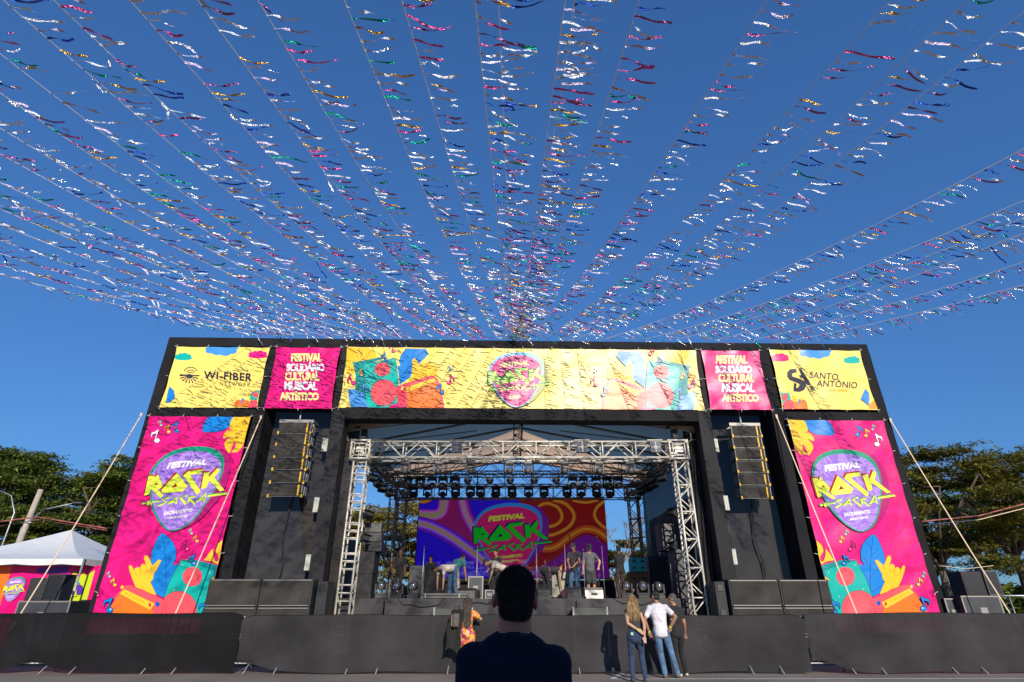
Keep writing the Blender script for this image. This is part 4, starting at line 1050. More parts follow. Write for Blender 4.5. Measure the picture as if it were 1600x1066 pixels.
fbox('flight_case', 'small flight case with a bright metal edge near centre stage', 'flight case', 758, 772, 922, 21.5, .4, M_case, trim=True)
M_cream = mat('cream_tolex', linear=(.42,.38,.29), rough=.8, bump=.4, bscale=80)
fbox('guitar_amp', 'cream covered guitar amplifier behind the bending person on the right', 'amplifier', 862, 893, 894, 22.4, .3, M_cream, handles=1)
fbox('guitar_amp', 'dark equipment rack at the far left back of the stage', 'rack', 640, 664, 884, 25, .6, M_case, trim=False)
fbox('equipment_table', 'black cloth covered desk at the left back of the stage', 'desk', 652, 690, 889, 26, .7, M_int)
fbox('drum_riser', 'low black drum riser at the back centre of the stage', 'riser', 700, 900, 914, 26.4, 1.8, M_int)
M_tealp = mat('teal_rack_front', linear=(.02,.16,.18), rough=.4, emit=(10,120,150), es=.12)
M_orp = mat('orange_wood', linear=(.28,.10,.03), rough=.5, var=.3)
fbox('equipment_rack', 'dark rack with orange wooden doors at the right back of the stage', 'rack', 984, 1012, 893, 24.5, .7, M_orp, handles=2)
zt = P(984, 893, 23.0).z
fbox('keyboard_mixer', 'teal faced mixer on top of the orange wooden rack', 'mixer', 985, 1008, 872, 24.4, .5, M_tealp, handles=2, z0=zt+.005)
fbox('speaker_cabinet', 'black road case at the far right back of the stage', 'road case', 1012, 1046, 868, 25, .8, M_case)
# floor wedges
def wedge(px0, px1, py0, D, label, m, face=0, gm=None):
    D -= 1.5
    a, b = P(px0, py0, D), P(px1, py0, D); w = (b.x-a.x)/2; h = a.z-DZ
    t = thing('floor_monitor', label, 'stage monitor', ((a.x+b.x)/2, D, DZ), face)
    mb = MB(); vs = [(-w,0,0),(w,0,0),(w,.42,0),(-w,.42,0),(-w,.02,h*.75),(w,.02,h*.75),(w,.14,h),(-w,.14,h),(w,.4,.1),(-w,.4,.1)]
    mb.add(vs, [(0,1,5,4),(4,5,6,7),(7,6,8,9),(9,8,2,3),(0,4,7,9,3),(1,2,8,6,5),(0,3,2,1)])
    mb.build('cabinet', m, t, world=False)
    MB().add([(-w+.04,.17,h-.03),(w-.04,.17,h-.03),(w-.04,.41,.13),(-w+.04,.41,.13)], [(0,1,2,3)]).build('grille', gm or M_grille, t, world=False)
    MB().bbox((-.09,-.012,h*.3),(.09,-.001,h*.5), .004).build('handle', M_plas, t, world=False)
    return t
wedge(715, 742, 919, 20.9, 'black floor monitor at the left of the stage front', M_plas)
wedge(840, 860, 918, 20.9, 'grey floor monitor just right of the centre of the stage front', M_plasg)
wedge(886, 908, 917, 20.95, 'grey floor monitor below the man in the cap and jeans', M_plasg)
M_lite = mat('light_grey_monitor', linear=(.35,.34,.31), rough=.35, metal=.3)
wedge(914, 942, 918, 20.9, 'pale metallic floor monitor below the man in grey shorts', M_lite)
wedge(740, 757, 919, 21.1, 'dark floor monitor turned sideways beside the tall flight case', M_plasg, R(75))
t = thing('light_bar', 'long dark metal bar case lying on the stage front edge below the bending man', 'light bar', (P(696,932,19.42).x, 19.42, DZ))
w = (P(731,932,19.42).x-P(661,932,19.42).x)/2
MB().bbox((-w,-.1,.02),(w,.1,.16), .02).build('bar', M_plas, t, world=False)
MB().box((-w,-.106,.12),(w,-.101,.135)).box((-w,-.106,.03),(w,-.101,.045)).box((-w*.9,-.115,.02),(-w*.85,-.107,.15)).box((w*.6,-.115,.02),(w*.66,-.107,.15)).build('metal_trim', M_edge, t, world=False)
# microphone stands
def mic_stand(px, py, D, label, boom=0, leg=.3):
    D -= 1.5
    p = P(px, py, D); h = p.z-DZ; t = thing('microphone_stand', label, 'microphone stand', (p.x, D, DZ))
    MB().tube([(0,0,.06),(0,0,h-.02)], .012, 8).tube([(0,0,.5*h),(0,0,.55*h)], .022, 8).build('pole', M_steel, t, world=False)
    lg = MB()
    for k in range(3): a = 2*math.pi*k/3+.5; lg.tube([(0,0,.14),(leg*math.cos(a),leg*math.sin(a),.012)], .011, 6)
    lg.build('tripod', M_plas, t, world=False)
    if boom: MB().tube([(0,0,h-.05),(boom,-.1,h+.25)], .009, 6).build('boom_arm', M_plas, t, world=False)
    top = Vector((boom,-.1 if boom else 0, h+.25 if boom else h))
    MB().lathe([(.011,-.12),(.016,0),(.028,.02),(.032,.05),(.02,.08),(.001,.085)], Matrix.Translation(top) @ Matrix.Rotation(R(35),4,'X'), 12).build('microphone', M_silver, t, world=False)
mic_stand(663, 857, 20.95, 'tall microphone stand at the left stage front')
mic_stand(746, 857, 22.0, 'microphone stand behind the tall flight case')
mic_stand(838, 856, 21.2, 'microphone stand right beside the head of the man in the foreground')
mic_stand(911, 862, 21.1, 'microphone stand between the two men in caps', boom=0)
mic_stand(882, 850, 25.2, 'thin microphone stand behind the orange haired person', boom=.2)
mic_stand(940, 852, 25, 'thin microphone stand right of the man in grey shorts', boom=-.2)
mic_stand(1047, 880, 21.3, 'microphone stand beside the right fill speaker', boom=-.35)
# drum kit
dk = thing('drum_kit', 'drum kit with cymbals at the back centre of the stage', 'drum kit', (.85, 25.6, DZ))
M_drum = mat('drum_shell', linear=(.06,.02,.02), rough=.25, coat=.5); M_skin = mat('drum_skin', linear=(.5,.5,.48), rough=.5); M_cym = mat('cymbal_brass', linear=(.6,.42,.15), rough=.3, metal=.9)
def drum(x, y, z, r, h, rot):
    M = Matrix.Translation((x,y,z)) @ Matrix.Rotation(rot, 4, 'X')
    d = MB().lathe([(r,0),(r,h)], M, 20).build('drum', M_drum, dk, world=False); MB().lathe([(r*.98,h+.002),(.001,h+.004)], M, 20).lathe([(r*.98,-.002),(.001,-.004)], M, 20).build('drum_skin', M_skin, d, world=False)
drum(0,-.1,.3,.28,.4,R(90)); drum(-.25,-.2,.62,.15,.2,R(15)); drum(.2,-.2,.62,.15,.2,R(15)); drum(.65,.1,.35,.2,.3,0); drum(-.6,.15,.5,.17,.14,0)
for x, z in ((-.75,1.15),(.7,1.2),(1.1,1.0),(-1.0,.85)):
    c = MB().lathe([(.2,0),(.12,.02),(.03,.03),(.02,.05),(.001,.05)], Matrix.Translation((x,-.05,z)) @ Matrix.Rotation(R(18),4,'X'), 20).build('cymbal', M_cym, dk, world=False)
    MB().tube([(x,0,-.0),(x,-.05,z)], .01, 6).build('cymbal_stand', M_steel, dk, world=False)
# electric guitar held/strung is part of the players' section below

# cables over the stage edge and on the deck
random.seed(21)
def loose_cable(pts, label, r=.011):
    mb = MB(); sm_ = []
    for i in range(len(pts)-1):
        for k in range(6): sm_.append(Vector(pts[i]).lerp(Vector(pts[i+1]), k/6)+Vector((0,0,.03*math.sin(k/6*math.pi)*(1 if i % 2 else -.4))))
    sm_.append(Vector(pts[-1])); mb.tube(sm_, r, 5); return tag(mb.build('cable', M_rubber, origin=tuple(pts[0])), label, 'cable')
loose_cable([(-3.6,19.26,DZ),(-3.4,19.22,1.5),(-2.9,19.22,1.44),(-2.3,19.22,1.5),(-2.1,19.27,DZ)], 'black cable sagging over the stage edge left of the light bar')
loose_cable([(-1.5,19.26,DZ),(-1.2,19.22,1.56),(-.8,19.22,1.52),(-.5,19.26,DZ)], 'short black cable looped over the stage edge near the left monitor')
loose_cable([(3.2,19.26,DZ),(3.5,19.22,1.54),(4.1,19.22,1.5),(4.6,19.26,DZ)], 'black cable looped over the stage edge below the right floor lights')
for i_, (x_, D_, w_) in enumerate(((-4.6,19.9,'left fill stack'),(1.2,20.6,'central monitor'),(4.9,20.3,'right floor lights'))):
    loose_cable([(x_+.5*math.cos(k), D_+.25*math.sin(k*1.3), DZ+.012) for k in range(9)], 'coiled black cable on the deck by the %s' % w_)

# ------------------------------------------------------------------ people
def remesh(prims, vox, name, sm=4, decimate=None):
    """closed overlapping pieces -> one continuous surface"""
    bm = bmesh.new()
    for p in prims:
        if p[0] == 'c':      # tapered capsule
            _, a, ra, b, rb = p; a, b = Vector(a), Vector(b); d = b-a
            if d.length > 1e-5:
                q = Vector((0,0,1)).rotation_difference(d.normalized()).to_matrix().to_4x4()
                bmesh.ops.create_cone(bm, cap_ends=True, segments=14, radius1=ra, radius2=rb, depth=d.length, matrix=Matrix.Translation((a+b)/2) @ q)
            for c, r in ((a, ra), (b, rb)): bmesh.ops.create_icosphere(bm, subdivisions=2, radius=r*1.0, matrix=Matrix.Translation(c))
        elif p[0] == 'e':    # ellipsoid with matrix
            _, c, rr, M = p
            bmesh.ops.create_icosphere(bm, subdivisions=3, radius=1, matrix=Matrix.Translation(c) @ (M.to_4x4() if M else Matrix.Identity(4)) @ Matrix.Diagonal((*rr, 1)))
    me = bpy.data.meshes.new(name); bm.to_mesh(me); bm.free()
    o = bpy.data.objects.new(name, me); col.objects.link(o)
    r = o.modifiers.new('r', 'REMESH'); r.mode = 'VOXEL'; r.voxel_size = vox; r.use_smooth_shade = True
    s = o.modifiers.new('s', 'SMOOTH'); s.iterations = sm; s.factor = .5
    dg = bpy.context.evaluated_depsgraph_get(); m2 = bpy.data.meshes.new_from_object(o.evaluated_get(dg)); m2.name = name
    bpy.data.objects.remove(o); bpy.data.meshes.remove(me)
    m2.polygons.foreach_set('use_smooth', [True]*len(m2.polygons))
    return m2
def ik(a, b, l1, l2, pole):
    d = b-a; D = d.length
    if D > (l1+l2)*.999: b = a + d*((l1+l2)*.999/D); d = b-a; D = d.length
    x = (l1*l1-l2*l2+D*D)/(2*D); h = math.sqrt(max(l1*l1-x*x, 0)); n = d.normalized()
    p = Vector(pole); p = (p - n*p.dot(n)).normalized()
    return a + n*x + p*h, b
M_skinL = mat('skin_light', linear=(.52,.30,.20), rough=.55); M_skinM = mat('skin_tan', linear=(.33,.17,.10), rough=.55); M_skinD = mat('skin_brown', linear=(.14,.07,.045), rough=.55)
M_hairB = mat('hair_black', linear=(.012,.009,.008), rough=.5, bump=.8, bscale=60, stretch=(1,1,.12)); M_hairBr = mat('hair_brown', linear=(.06,.035,.02), rough=.5, bump=.8, bscale=60, stretch=(1,1,.12))
M_hairBl = mat('hair_blonde', linear=(.38,.25,.11), rough=.45, bump=1, bscale=45, var=.5, vscale=22, stretch=(1,1,.1)); M_hairO = mat('hair_orange', linear=(.42,.13,.03), rough=.5, bump=.8, bscale=50)
M_hairG = mat('hair_grey', linear=(.10,.09,.085), rough=.6, bump=.8, bscale=50)
M_hairLong = mat('hair_long_brown', linear=(.085,.062,.05), rough=.4, bump=1, bscale=45, var=.5, vscale=20, stretch=(1,1,.08))
M_shoe = mat('shoe', linear=(.05,.045,.04), rough=.6); M_sole = mat('shoe_white', linear=(.5,.48,.45), rough=.6)
def cloth(name, linc, var=.2, bump=.9, bs=11): return mat(name, linear=linc, rough=.85, bump=bump, bscale=bs, var=var, vscale=5, sheen=.1)
T_white = cloth('tee_white', (.68,.66,.72)); T_black = cloth('tee_black', (.014,.014,.016)); T_navy = mat('tee_navy', linear=(.011,.011,.022), rough=.9, spec=.15, bump=1.0, bscale=6); T_cream = cloth('tee_cream', (.55,.48,.40)); T_teal = cloth('tee_teal', (.03,.17,.16))
T_char = cloth('tee_charcoal', (.045,.04,.045)); T_grey = cloth('tee_grey', (.11,.11,.12)); J_blue = cloth('jeans_blue', (.04,.11,.21), var=.35); J_dark = cloth('jeans_dark', (.022,.045,.10), var=.35); J_lite = cloth('jeans_light', (.09,.18,.32), var=.4)
P_khaki = cloth('khaki', (.38,.28,.21)); P_black = cloth('trousers_black', (.012,.012,.013)); P_red = cloth('shorts_red', (.30,.02,.035)); P_gshort = cloth('shorts_grey', (.045,.042,.045))

def person(label, loc, yaw, h=1.74, pitch=0, lean=0, head=(0,0), wl=None, wr=None, pl=(.3,-1,-.2), pr=(-.3,-1,-.2), al=None, ar=None, hipz=None, skin=M_skinM, hair=('short', M_hairB),
           shirt=T_black, sleeve=.55, shirt_len=0, pants=J_blue, leg_len=1.0, cap=None, vox=.016, female=False, kl=(0,1,0), kr=(0,1,0), shoes=M_shoe, curl=.5, body_k=1.0, fat=1.0, face=False, twist=0, extra=None, skirt=False, strapless=False):
    """x = person's right, y = forward, z = up, metres for a 1.75 m figure, then scaled"""
    S = h/1.75; root = thing('person', label, 'person', loc, yaw); root.scale = (S,)*3
    V = Vector
    hz = hipz if hipz is not None else .93; crew = hair[0] == 'crew'
    hipc = V((0,0,hz)); a = R(pitch); b = R(lean)
    up = V((math.sin(b)*math.cos(a), math.sin(a), math.cos(a)*math.cos(b))).normalized(); fw = V((0, math.cos(a), -math.sin(a))); rt_ = fw.cross(up).normalized(); fw = up.cross(rt_).normalized()
    if twist: q = Matrix.Rotation(R(twist), 3, up); rt_ = q @ rt_; fw = q @ fw
    TM = Matrix((rt_, fw, up)).transposed()
    sw = (.155 if female else .166 if crew else .178)*(1 if not fat > 1 else 1+.3*(fat-1)); hw = .095 if not female else .10
    waist, chest, neck = hipc+up*.14, hipc+up*.35, hipc+up*.545
    shz = .45 if crew else .465
    shl, shr = hipc+up*shz-rt_*sw, hipc+up*shz+rt_*sw
    ha, hb = R(pitch*.75+head[0]), R(head[1])
    hup = (up*math.cos(R(head[0])) + fw*math.sin(R(head[0]))).normalized()
    hfw = (fw*math.cos(R(head[0])) - up*math.sin(R(head[0]))).normalized(); q = Matrix.Rotation(R(head[1]), 3, hup); hfw = q @ hfw; hrt = hfw.cross(hup).normalized()
    HM = Matrix((hrt, hfw, hup)).transposed(); hc = neck + hup*(.138 if crew else .165) + hfw*.022
    k = 1.0 if not female else .92; f_ = fat
    wl = V(wl) if wl else shl + V((-.07,.03,-.5)); wr = V(wr) if wr else shr + V((.07,.03,-.5))
    el, wl = ik(shl, wl, .285, .255, pl); er, wr = ik(shr, wr, .285, .255, pr)
    al = V(al) if al else V((-.11,0,.085)); ar = V(ar) if ar else V((.11,0,.085)); hl, hr = hipc-rt_*hw*.95-up*.02, hipc+rt_*hw*.95-up*.02
    knl, al = ik(hl, al, .43, .42, kl); knr, ar = ik(hr, ar, .43, .42, kr)
    HL = lambda p: hc + HM @ V(p)
    E = lambda c, r, M=TM: ('e', c, r, M)
    prof = [(-.04,.162,.125),(.04,.158,.12),(.12,.130,.102),(.20,.122,.097),(.28,.132,.104),(.36,.142,.106),(.42,.138,.095)] if female else [(-.04,.150,.118),(.04,.150,.118),(.12,.143,.112),(.20,.147,.112),(.28,.160,.117),(.36,.170,.118),(.42,.165,.105)]
    fine = []
    for i in range(len(prof)-1):
        for q_ in (0, .5): fine.append(tuple(prof[i][n]+(prof[i+1][n]-prof[i][n])*q_ for n in range(3)))
    fine.append(prof[-1])
    torso = [E(hipc+up*z_, (a_*f_, b_*f_, .085)) for z_, a_, b_ in fine] + [('c',shl,.050 if female else .060,shr,.050 if female else .060)]
    torso += [('c',neck-up*.035,.055*k,shl+up*.0+rt_*.03,.048*k), ('c',neck-up*.035,.055*k,shr+up*.0-rt_*.03,.048*k)]
    for sh in (shl, shr): torso += [('c', neck-up*.015, .052*k, (neck-up*.03).lerp(sh,.5), .052*k)]
    nk = 1.2 if crew else 1
    neckp = [('c',neck-up*.07,.066*k*nk,hc-hup*.05-hfw*.014,.056*k*nk)]
    headp = [('e',HL((0,-.012,.02)),(.077,.096,.098),HM), ('e',HL((0,.022,-.055)),(.058,.066,.062),HM), ('c',HL((0,.062,-.085)),.024,HL((0,.06,-.08)),.026), ('c',HL((0,.088,.01)),.009,HL((0,.106,-.022)),.014),
             ('c',HL((-.03,.078,.028)),.012,HL((.03,.078,.028)),.012), ('c',HL((-.02,.084,-.052)),.009,HL((.02,.084,-.052)),.009)]
    for sx in (-1,1): headp += [('e',HL((sx*(.081 if not crew else .088),-.008,-.012)),(.012,.02,.032) if not crew else (.011,.017,.031),HM @ Matrix.Rotation(R(18*sx if crew else 0),3,'Z'))]
    arms = []; hands = []
    for sh, e, w, sx in ((shl,el,wl,-1),(shr,er,wr,1)):
        ka = .9 if female else 1.05
        arms += [('c',sh,.05*ka,e,.039*ka), ('c',e,.040*ka,e.lerp(w,.35),.041*ka), ('c',e.lerp(w,.35),.040*ka,w,.026*ka)]
        d = (w-e).normalized(); n = d.cross(rt_*sx if abs(d.dot(rt_)) < .9 else fw).normalized(); s2 = d.cross(n).normalized()
        if vox > .012:
            hands += [('e', w+d*.05, (.036,.018,.05), Matrix((s2, n, d)).transposed())]
        else: hands += [('e', w+d*.045, (.038,.016,.048), Matrix((s2, n, d)).transposed())]
        for i, (off, ln) in enumerate(((-.028,.062),(-.009,.072),(.010,.068),(.028,.054))):
            r_ = .0095 if vox > .012 else .0082; b0 = w+d*.08+s2*off; cu = curl
            p1 = b0+(d*math.cos(cu*.6)+n*math.sin(cu*.6))*ln*.5+s2*off*.08; p2 = p1+(d*math.cos(cu*1.6)+n*math.sin(cu*1.6))*ln*.5
            hands += [('c',b0-d*.02,r_,p1,r_),('c',p1,r_,p2,r_*.85)]
        inner = s2 if (s2.dot(fw) > 0) else -s2
        t1 = w+d*.035+inner*.045; hands += [('c',w+d*.02+inner*.02,.013,t1,.011),('c',t1,.011,t1+d*.035+n*.012,.009)]
    legs = []
    for hp, kn, an in ((hl,knl,al),(hr,knr,ar)):
        kf = 1.08 if female else 1
        legs += [('c',hp,.083*kf*f_,kn,.055*kf), ('c',kn,.054,kn.lerp(an,.32),.056), ('c',kn.lerp(an,.32),.055,an,.036), ('c',an,.035,an+V((0,.1,-.05)),.03)]
    body = remesh(torso+neckp+headp+arms+hands+legs, vox if vox < .012 else vox*.9, 'body', 3)
    def put(me, name, m):
        me.materials.clear(); me.materials.append(m); o = bpy.data.objects.new(name, me); col.objects.link(o); o.parent = root; return o
    put(body, 'body', skin)
    gi = .014
    if shirt is not None:
        tp = [(p[0],p[1],tuple(x+gi for x in p[2]),p[3]) if p[0]=='e' else ('c',p[1],p[2]+gi*.8,p[3],p[4]+gi*.8) for p in torso if not (female and not skirt and p[0] == 'e' and (p[1]-hipc).dot(up) < .13)]
        if shirt_len: tp += [E(hipc-up*shirt_len*q_,(.168*f_,.136*f_,.07)) for q_ in (.1,.4,.7,1)]
        if sleeve:
            for sh, e in ((shl,el),(shr,er)): tp.append(('c',sh,.066,sh.lerp(e,sleeve),.060))
        if crew: tp += [('c',neck-up*.075,.080,neck-up*.03-fw*.012,.074)]
        put(remesh(tp, vox, 'shirt', 3), 'shirt' if not skirt else 'romper', shirt)
    if pants is not None:
        pp = [E(hipc-up*.02,(.158*f_ if not female else .172,.126*f_ if not female else .134,.10))] + ([E(hipc+up*.05,(.172,.134,.08)), E(hipc-up*.09-fw*.006,(.176,.146,.10)), E(hipc-up*.0-fw*.01,(.176,.146,.10))] if female else [])
        for hp, kn, an in ((hl,knl,al),(hr,knr,ar)):
            if leg_len >= .99: pp += [('c',hp,.097*f_,kn,.068),('c',kn,.068,kn.lerp(an,.35),.066),('c',kn.lerp(an,.35),.066,an+V((0,-.01,.0)),.058 if not female else .047)]
            else:
                t = leg_len; pp += [('c',hp,.10*f_,hp.lerp(kn,t),.092 if t > .6 else .10)]
        put(remesh(pp, vox, 'trousers', 3), 'trousers' if leg_len >= .99 else 'shorts', pants)
    for an in (al, ar):
        mb = remesh([('c',an+V((0,-.035,-.045)),.04,an+V((0,.07,-.05)),.042),('c',an+V((0,.07,-.05)),.042,an+V((0,.15,-.058)),.03)], .012, 'shoe', 2); put(mb, 'shoe', shoes)
    kind_, hm = hair[:2]
    if kind_ == 'short': hp_ = [('e',HL((0,-.022,.032)),(.083,.098,.097),HM), ('e',HL((0,-.05,-.03)),(.07,.06,.07),HM)]
    elif kind_ == 'crew': hp_ = [('e',HL((0,-.026,.034)),(.080,.092,.093),HM), ('e',HL((0,-.05,-.035)),(.069,.058,.068),HM)]
    elif kind_ == 'long':
        hp_ = [('e',HL((0,-.02,.03)),(.088,.1,.1),HM)]
        base = hc - hfw*.07; dn = -up*.2 + V((0,-.02,-1))*.8; dn.normalize()
        L = hair[2] if len(hair) > 2 else .42
        L0 = V(base)
        sp_ = hair[3] if len(hair) > 3 else 1.6
        for off in (-.065,-.035,0,.035,.065):
            p0 = HL((off,-.055,.02)); p1 = hc - hfw*.095 + hrt*off*sp_ + dn*.2 - fw*.03; p2 = p1 + dn*(L-.2)*(1-abs(off)*2.2) + hrt*off*.15 
            hp_ += [('c',p0,.04,p1,.04),('c',p1,.04,p2,.02)]
    elif kind_ == 'bun': hp_ = [('e',HL((0,-.02,.03)),(.088,.1,.1),HM), ('e',HL((0,-.09,.06)),(.05,.05,.05),HM), ('e',HL((0,.02,.07)),(.07,.06,.05),HM)]
    hm_ = remesh(hp_, min(vox, .01) if kind_ != 'crew' else .008, 'hair', 2)
    # keep the face free of hair
    if kind_ in ('short','crew','long','bun'):
        for v in hm_.vertices:
            q = HM.transposed() @ (v.co-hc); lim = .055 if q.z > .045 else .02
            if q.y > lim and q.z < .075: v.co = hc + HM @ V((q.x*.88, min(q.y, lim), q.z))
            am_ = .25 if kind_ == 'crew' else 1; n = (noise.noise(v.co*55)*.006 + noise.noise(v.co*25)*.004)*am_; v.co += v.normal*n
    if crew:
        hv = [v.co.copy() for v in hm_.vertices]; hn = [v.normal.copy() for v in hm_.vertices]; rq = random.Random(4); vs_, fs_ = [], []
        for q in range(26000):
            j = rq.randrange(len(hv)); p0 = hv[j]+V((rq.uniform(-.004,.004),rq.uniform(-.004,.004),rq.uniform(-.004,.004))); zl = (HM.transposed() @ (p0-hc)).z
            if zl < -.06 and rq.random() < (-.06-zl)*14: continue
            L = rq.uniform(.004,.011)*(1.25 if zl > .03 else .8); d_ = (hn[j]*.9+V((rq.uniform(-.5,.5),rq.uniform(-.5,.5),rq.uniform(-.7,.2)))).normalized(); s_ = d_.orthogonal().normalized()*.0007
            k_ = len(vs_); vs_ += [p0-s_, p0+s_, p0+d_*L]; fs_.append((k_,k_+1,k_+2))
        st_ = bpy.data.meshes.new('hair_strands'); st_.from_pydata([tuple(v) for v in vs_], [], fs_); so = put(st_, 'hair_strands', hm); tag(so, kind='stuff')
    if kind_ == 'long' and vox < .012:
        hv = [v.co.copy() for v in hm_.vertices]; hn = [v.normal.copy() for v in hm_.vertices]; rq = random.Random(9); vs_, fs_ = [], []
        for q in range(9000):
            j = rq.randrange(len(hv)); p0 = hv[j]; n0 = hn[j]; L = rq.uniform(.05,.13); dn_ = V((rq.gauss(0,.10), rq.gauss(0,.10), -1)); dn_ = (dn_-n0*dn_.dot(n0)*.8).normalized(); s_ = dn_.cross(n0).normalized()*.0016
            k_ = len(vs_); p1_ = p0+n0*.006+dn_*L*.5; p2_ = p0+n0*rq.uniform(-.004,.008)+dn_*L; vs_ += [p0-s_, p0+s_, p1_+s_, p1_-s_, p2_]; fs_ += [(k_,k_+1,k_+2,k_+3),(k_+3,k_+2,k_+4)]
        st_ = bpy.data.meshes.new('hair_strands'); st_.from_pydata([tuple(v) for v in vs_], [], fs_); so = put(st_, 'hair_strands', hm); tag(so, kind='stuff')
    put(hm_, 'hair', hm)
    if cap is not None:
        cp_ = remesh([('e',HL((0,-.012,.058)),(.09,.105,.075),HM), ('e',HL((0,.10,.045)),(.062,.065,.012),HM)], .009, 'cap', 2); put(cp_, 'cap', cap)
    if face:
        for sx in (-1,1):
            put(remesh([('e',HL((sx*.031,.079,.008)),(.012,.008,.008),HM)], .003, 'eye', 1), 'eye', M_hairB)
        put(remesh([('c',HL((-.018,.091,-.058)),.0035,HL((.018,.091,-.058)),.0035)], .002, 'mouth', 1), 'mouth', mat('lips', linear=(.25,.07,.06), rough=.5))
    info = dict(root=root, hipc=hipc, up=up, fw=fw, rt=rt_, shl=shl, shr=shr, el=el, er=er, wl=wl, wr=wr, hc=hc, HL=HL, HM=HM, hl=hl, hr=hr, neck=neck, put=put, knl=knl, knr=knr)
    if extra: extra(info)
    return info
M_band = mat('wristband', linear=(.6,.75,.05), rough=.5, emit=(200,230,20), es=0.0)
def band(i, side, m=None):
    e, w = (i['el'], i['wl']) if side == 'l' else (i['er'], i['wr']); d = (w-e).normalized()
    mb = MB().tube([w-d*.012, w+d*.012], .034, 12, caps=True); o = mb.build('wristband', m or M_band, i['root'], world=False)

# foreground man, seen from behind
def fg(i):
    ncp = [i['neck'] + Matrix.Rotation(R(t), 3, 'Z') @ Vector((0,-.071,-.012+.018*math.cos(R(t)))) for t in range(0, 361, 20)]
    MB().tube(ncp, .0028, 6).build('necklace', M_rubber, i['root'], world=False)
    HL = i['HL']
    MB().tube([HL((-.083,-.03,.002)), HL((-.086,.0,.015)), HL((-.08,.09,.018))], .0018, 5).tube([HL((.083,-.03,.002)), HL((.086,.0,.015)), HL((.08,.09,.018))], .0018, 5).tube([HL((-.08,.094,.018)), HL((0,.104,.02)), HL((.08,.094,.018))], .0018, 5).build('glasses', M_silver, i['root'], world=False)
p = P(797, 1000, 2.42)
person('foreground man seen from behind in a dark navy t-shirt with short black hair', (p.x-.0, 2.42, 0), 0, h=1.652, skin=mat('skin_fg', linear=(.5,.14,.06), rough=.5), hair=('crew', mat('hair_crew', linear=(.045,.028,.020), rough=.7, spec=.3, bump=1.0, bscale=120)), shirt=T_navy, sleeve=.7, pants=J_dark, vox=.007, fat=1.0, lean=1.8, head=(4,5), extra=fg, shirt_len=.06)
# audience by the fence
def blonde(i):
    band(i, 'l'); r = i['root']
    pk = i['hipc']+Vector((-.085,-.138,.02)); MB().bbox((pk.x-.028,pk.y-.012,pk.z-.03),(pk.x+.028,pk.y-.004,pk.z+.03), .003).build('pocket_card', mat('pale_green_card', linear=(.35,.6,.42), rough=.5), r, world=False)
D = 13.9
person('woman with long blonde hair, black sleeveless top and blue jeans standing at the fence', (P(993, 1000, D).x, D, 0), R(-4), h=1.70, female=True, skin=M_skinL, hair=('long', M_hairBl, .36), shirt=T_char, strapless=False, sleeve=0, pants=J_dark, vox=.009,
       wl=(.05,-.20,1.03), pl=(-1,-.5,-.3), wr=(.19,-.16,.90), pr=(.5,-1,0), al=(-.13,0,.085), ar=(.15,.05,.085), head=(0,-12), extra=blonde, shoes=mat('shoe_blue', linear=(.04,.06,.1), rough=.6))
def wman(i): band(i, 'l'); band(i, 'r', M_band)
D = 14.55
person('man in white t-shirt and light jeans, one hand on his hip, by the fence', (P(1034, 1000, D).x, D, 0), R(-8), h=1.80, skin=M_skinM, hair=('short', M_hairB), shirt=T_white, sleeve=.6, shirt_len=.09, pants=J_lite, vox=.009,
       wl=(-.26,-.0,.90), pl=(-1,-.3,0), wr=(.22,-.02,1.0), pr=(1,-.35,.1), al=(.0,.05,.085), ar=(.28,.12,.085), head=(2,42), lean=-3, extra=wman, shoes=mat('shoe_two', linear=(.16,.13,.10), rough=.6))
D = 14.85
person('man in a black t-shirt and black trousers standing behind the man in white', (P(1059, 1000, D).x, D, 0), R(14), h=1.74, skin=M_skinM, hair=('short', M_hairG), shirt=T_black, sleeve=.6, shirt_len=.08, pants=P_black, vox=.010,
       wl=(-.20,.10,.95), wr=(.24,.04,.9), al=(-.04,.0,.085), ar=(.17,.1,.085), head=(5,50), shoes=M_sole)
# floral woman
def flor_mat():
    m = bpy.data.materials.new('floral_print'); m.use_nodes = True; n = m.node_tree.nodes; l = m.node_tree.links; b = n['Principled BSDF']
    tc = n.new('ShaderNodeTexCoord'); v = n.new('ShaderNodeTexVoronoi'); v.inputs['Scale'].default_value = 21; v.inputs['Randomness'].default_value = .95
    nz = n.new('ShaderNodeTexNoise'); nz.inputs['Scale'].default_value = 30; ad = n.new('ShaderNodeMixRGB'); ad.inputs[0].default_value = .06
    l.new(tc.outputs['Object'], ad.inputs[1]); l.new(nz.outputs['Color'], ad.inputs[2]); l.new(ad.outputs[0], v.inputs['Vector'])
    sp = n.new('ShaderNodeSeparateColor'); l.new(v.outputs['Color'], sp.inputs[0])
    r = n.new('ShaderNodeValToRGB'); r.color_ramp.interpolation = 'CONSTANT'; cs = [(.0,(.75,.22,.02)),(.22,(.80,.45,.04)),(.42,(.45,.02,.16)),(.6,(.70,.16,.02)),(.72,(.65,.50,.35)),(.82,(.10,.12,.03)),(.9,(.35,.01,.10))]
    e = r.color_ramp.elements; e[0].position, e[0].color = 0, (*cs[0][1],1); e[1].position, e[1].color = cs[1][0], (*cs[1][1],1)
    for p_, c_ in cs[2:]: x = e.new(p_); x.color = (*c_,1)
    l.new(sp.outputs[0], r.inputs[0]); l.new(r.outputs[0], b.inputs['Base Color']); b.inputs['Roughness'].default_value = .8
    return m
M_flor = flor_mat()
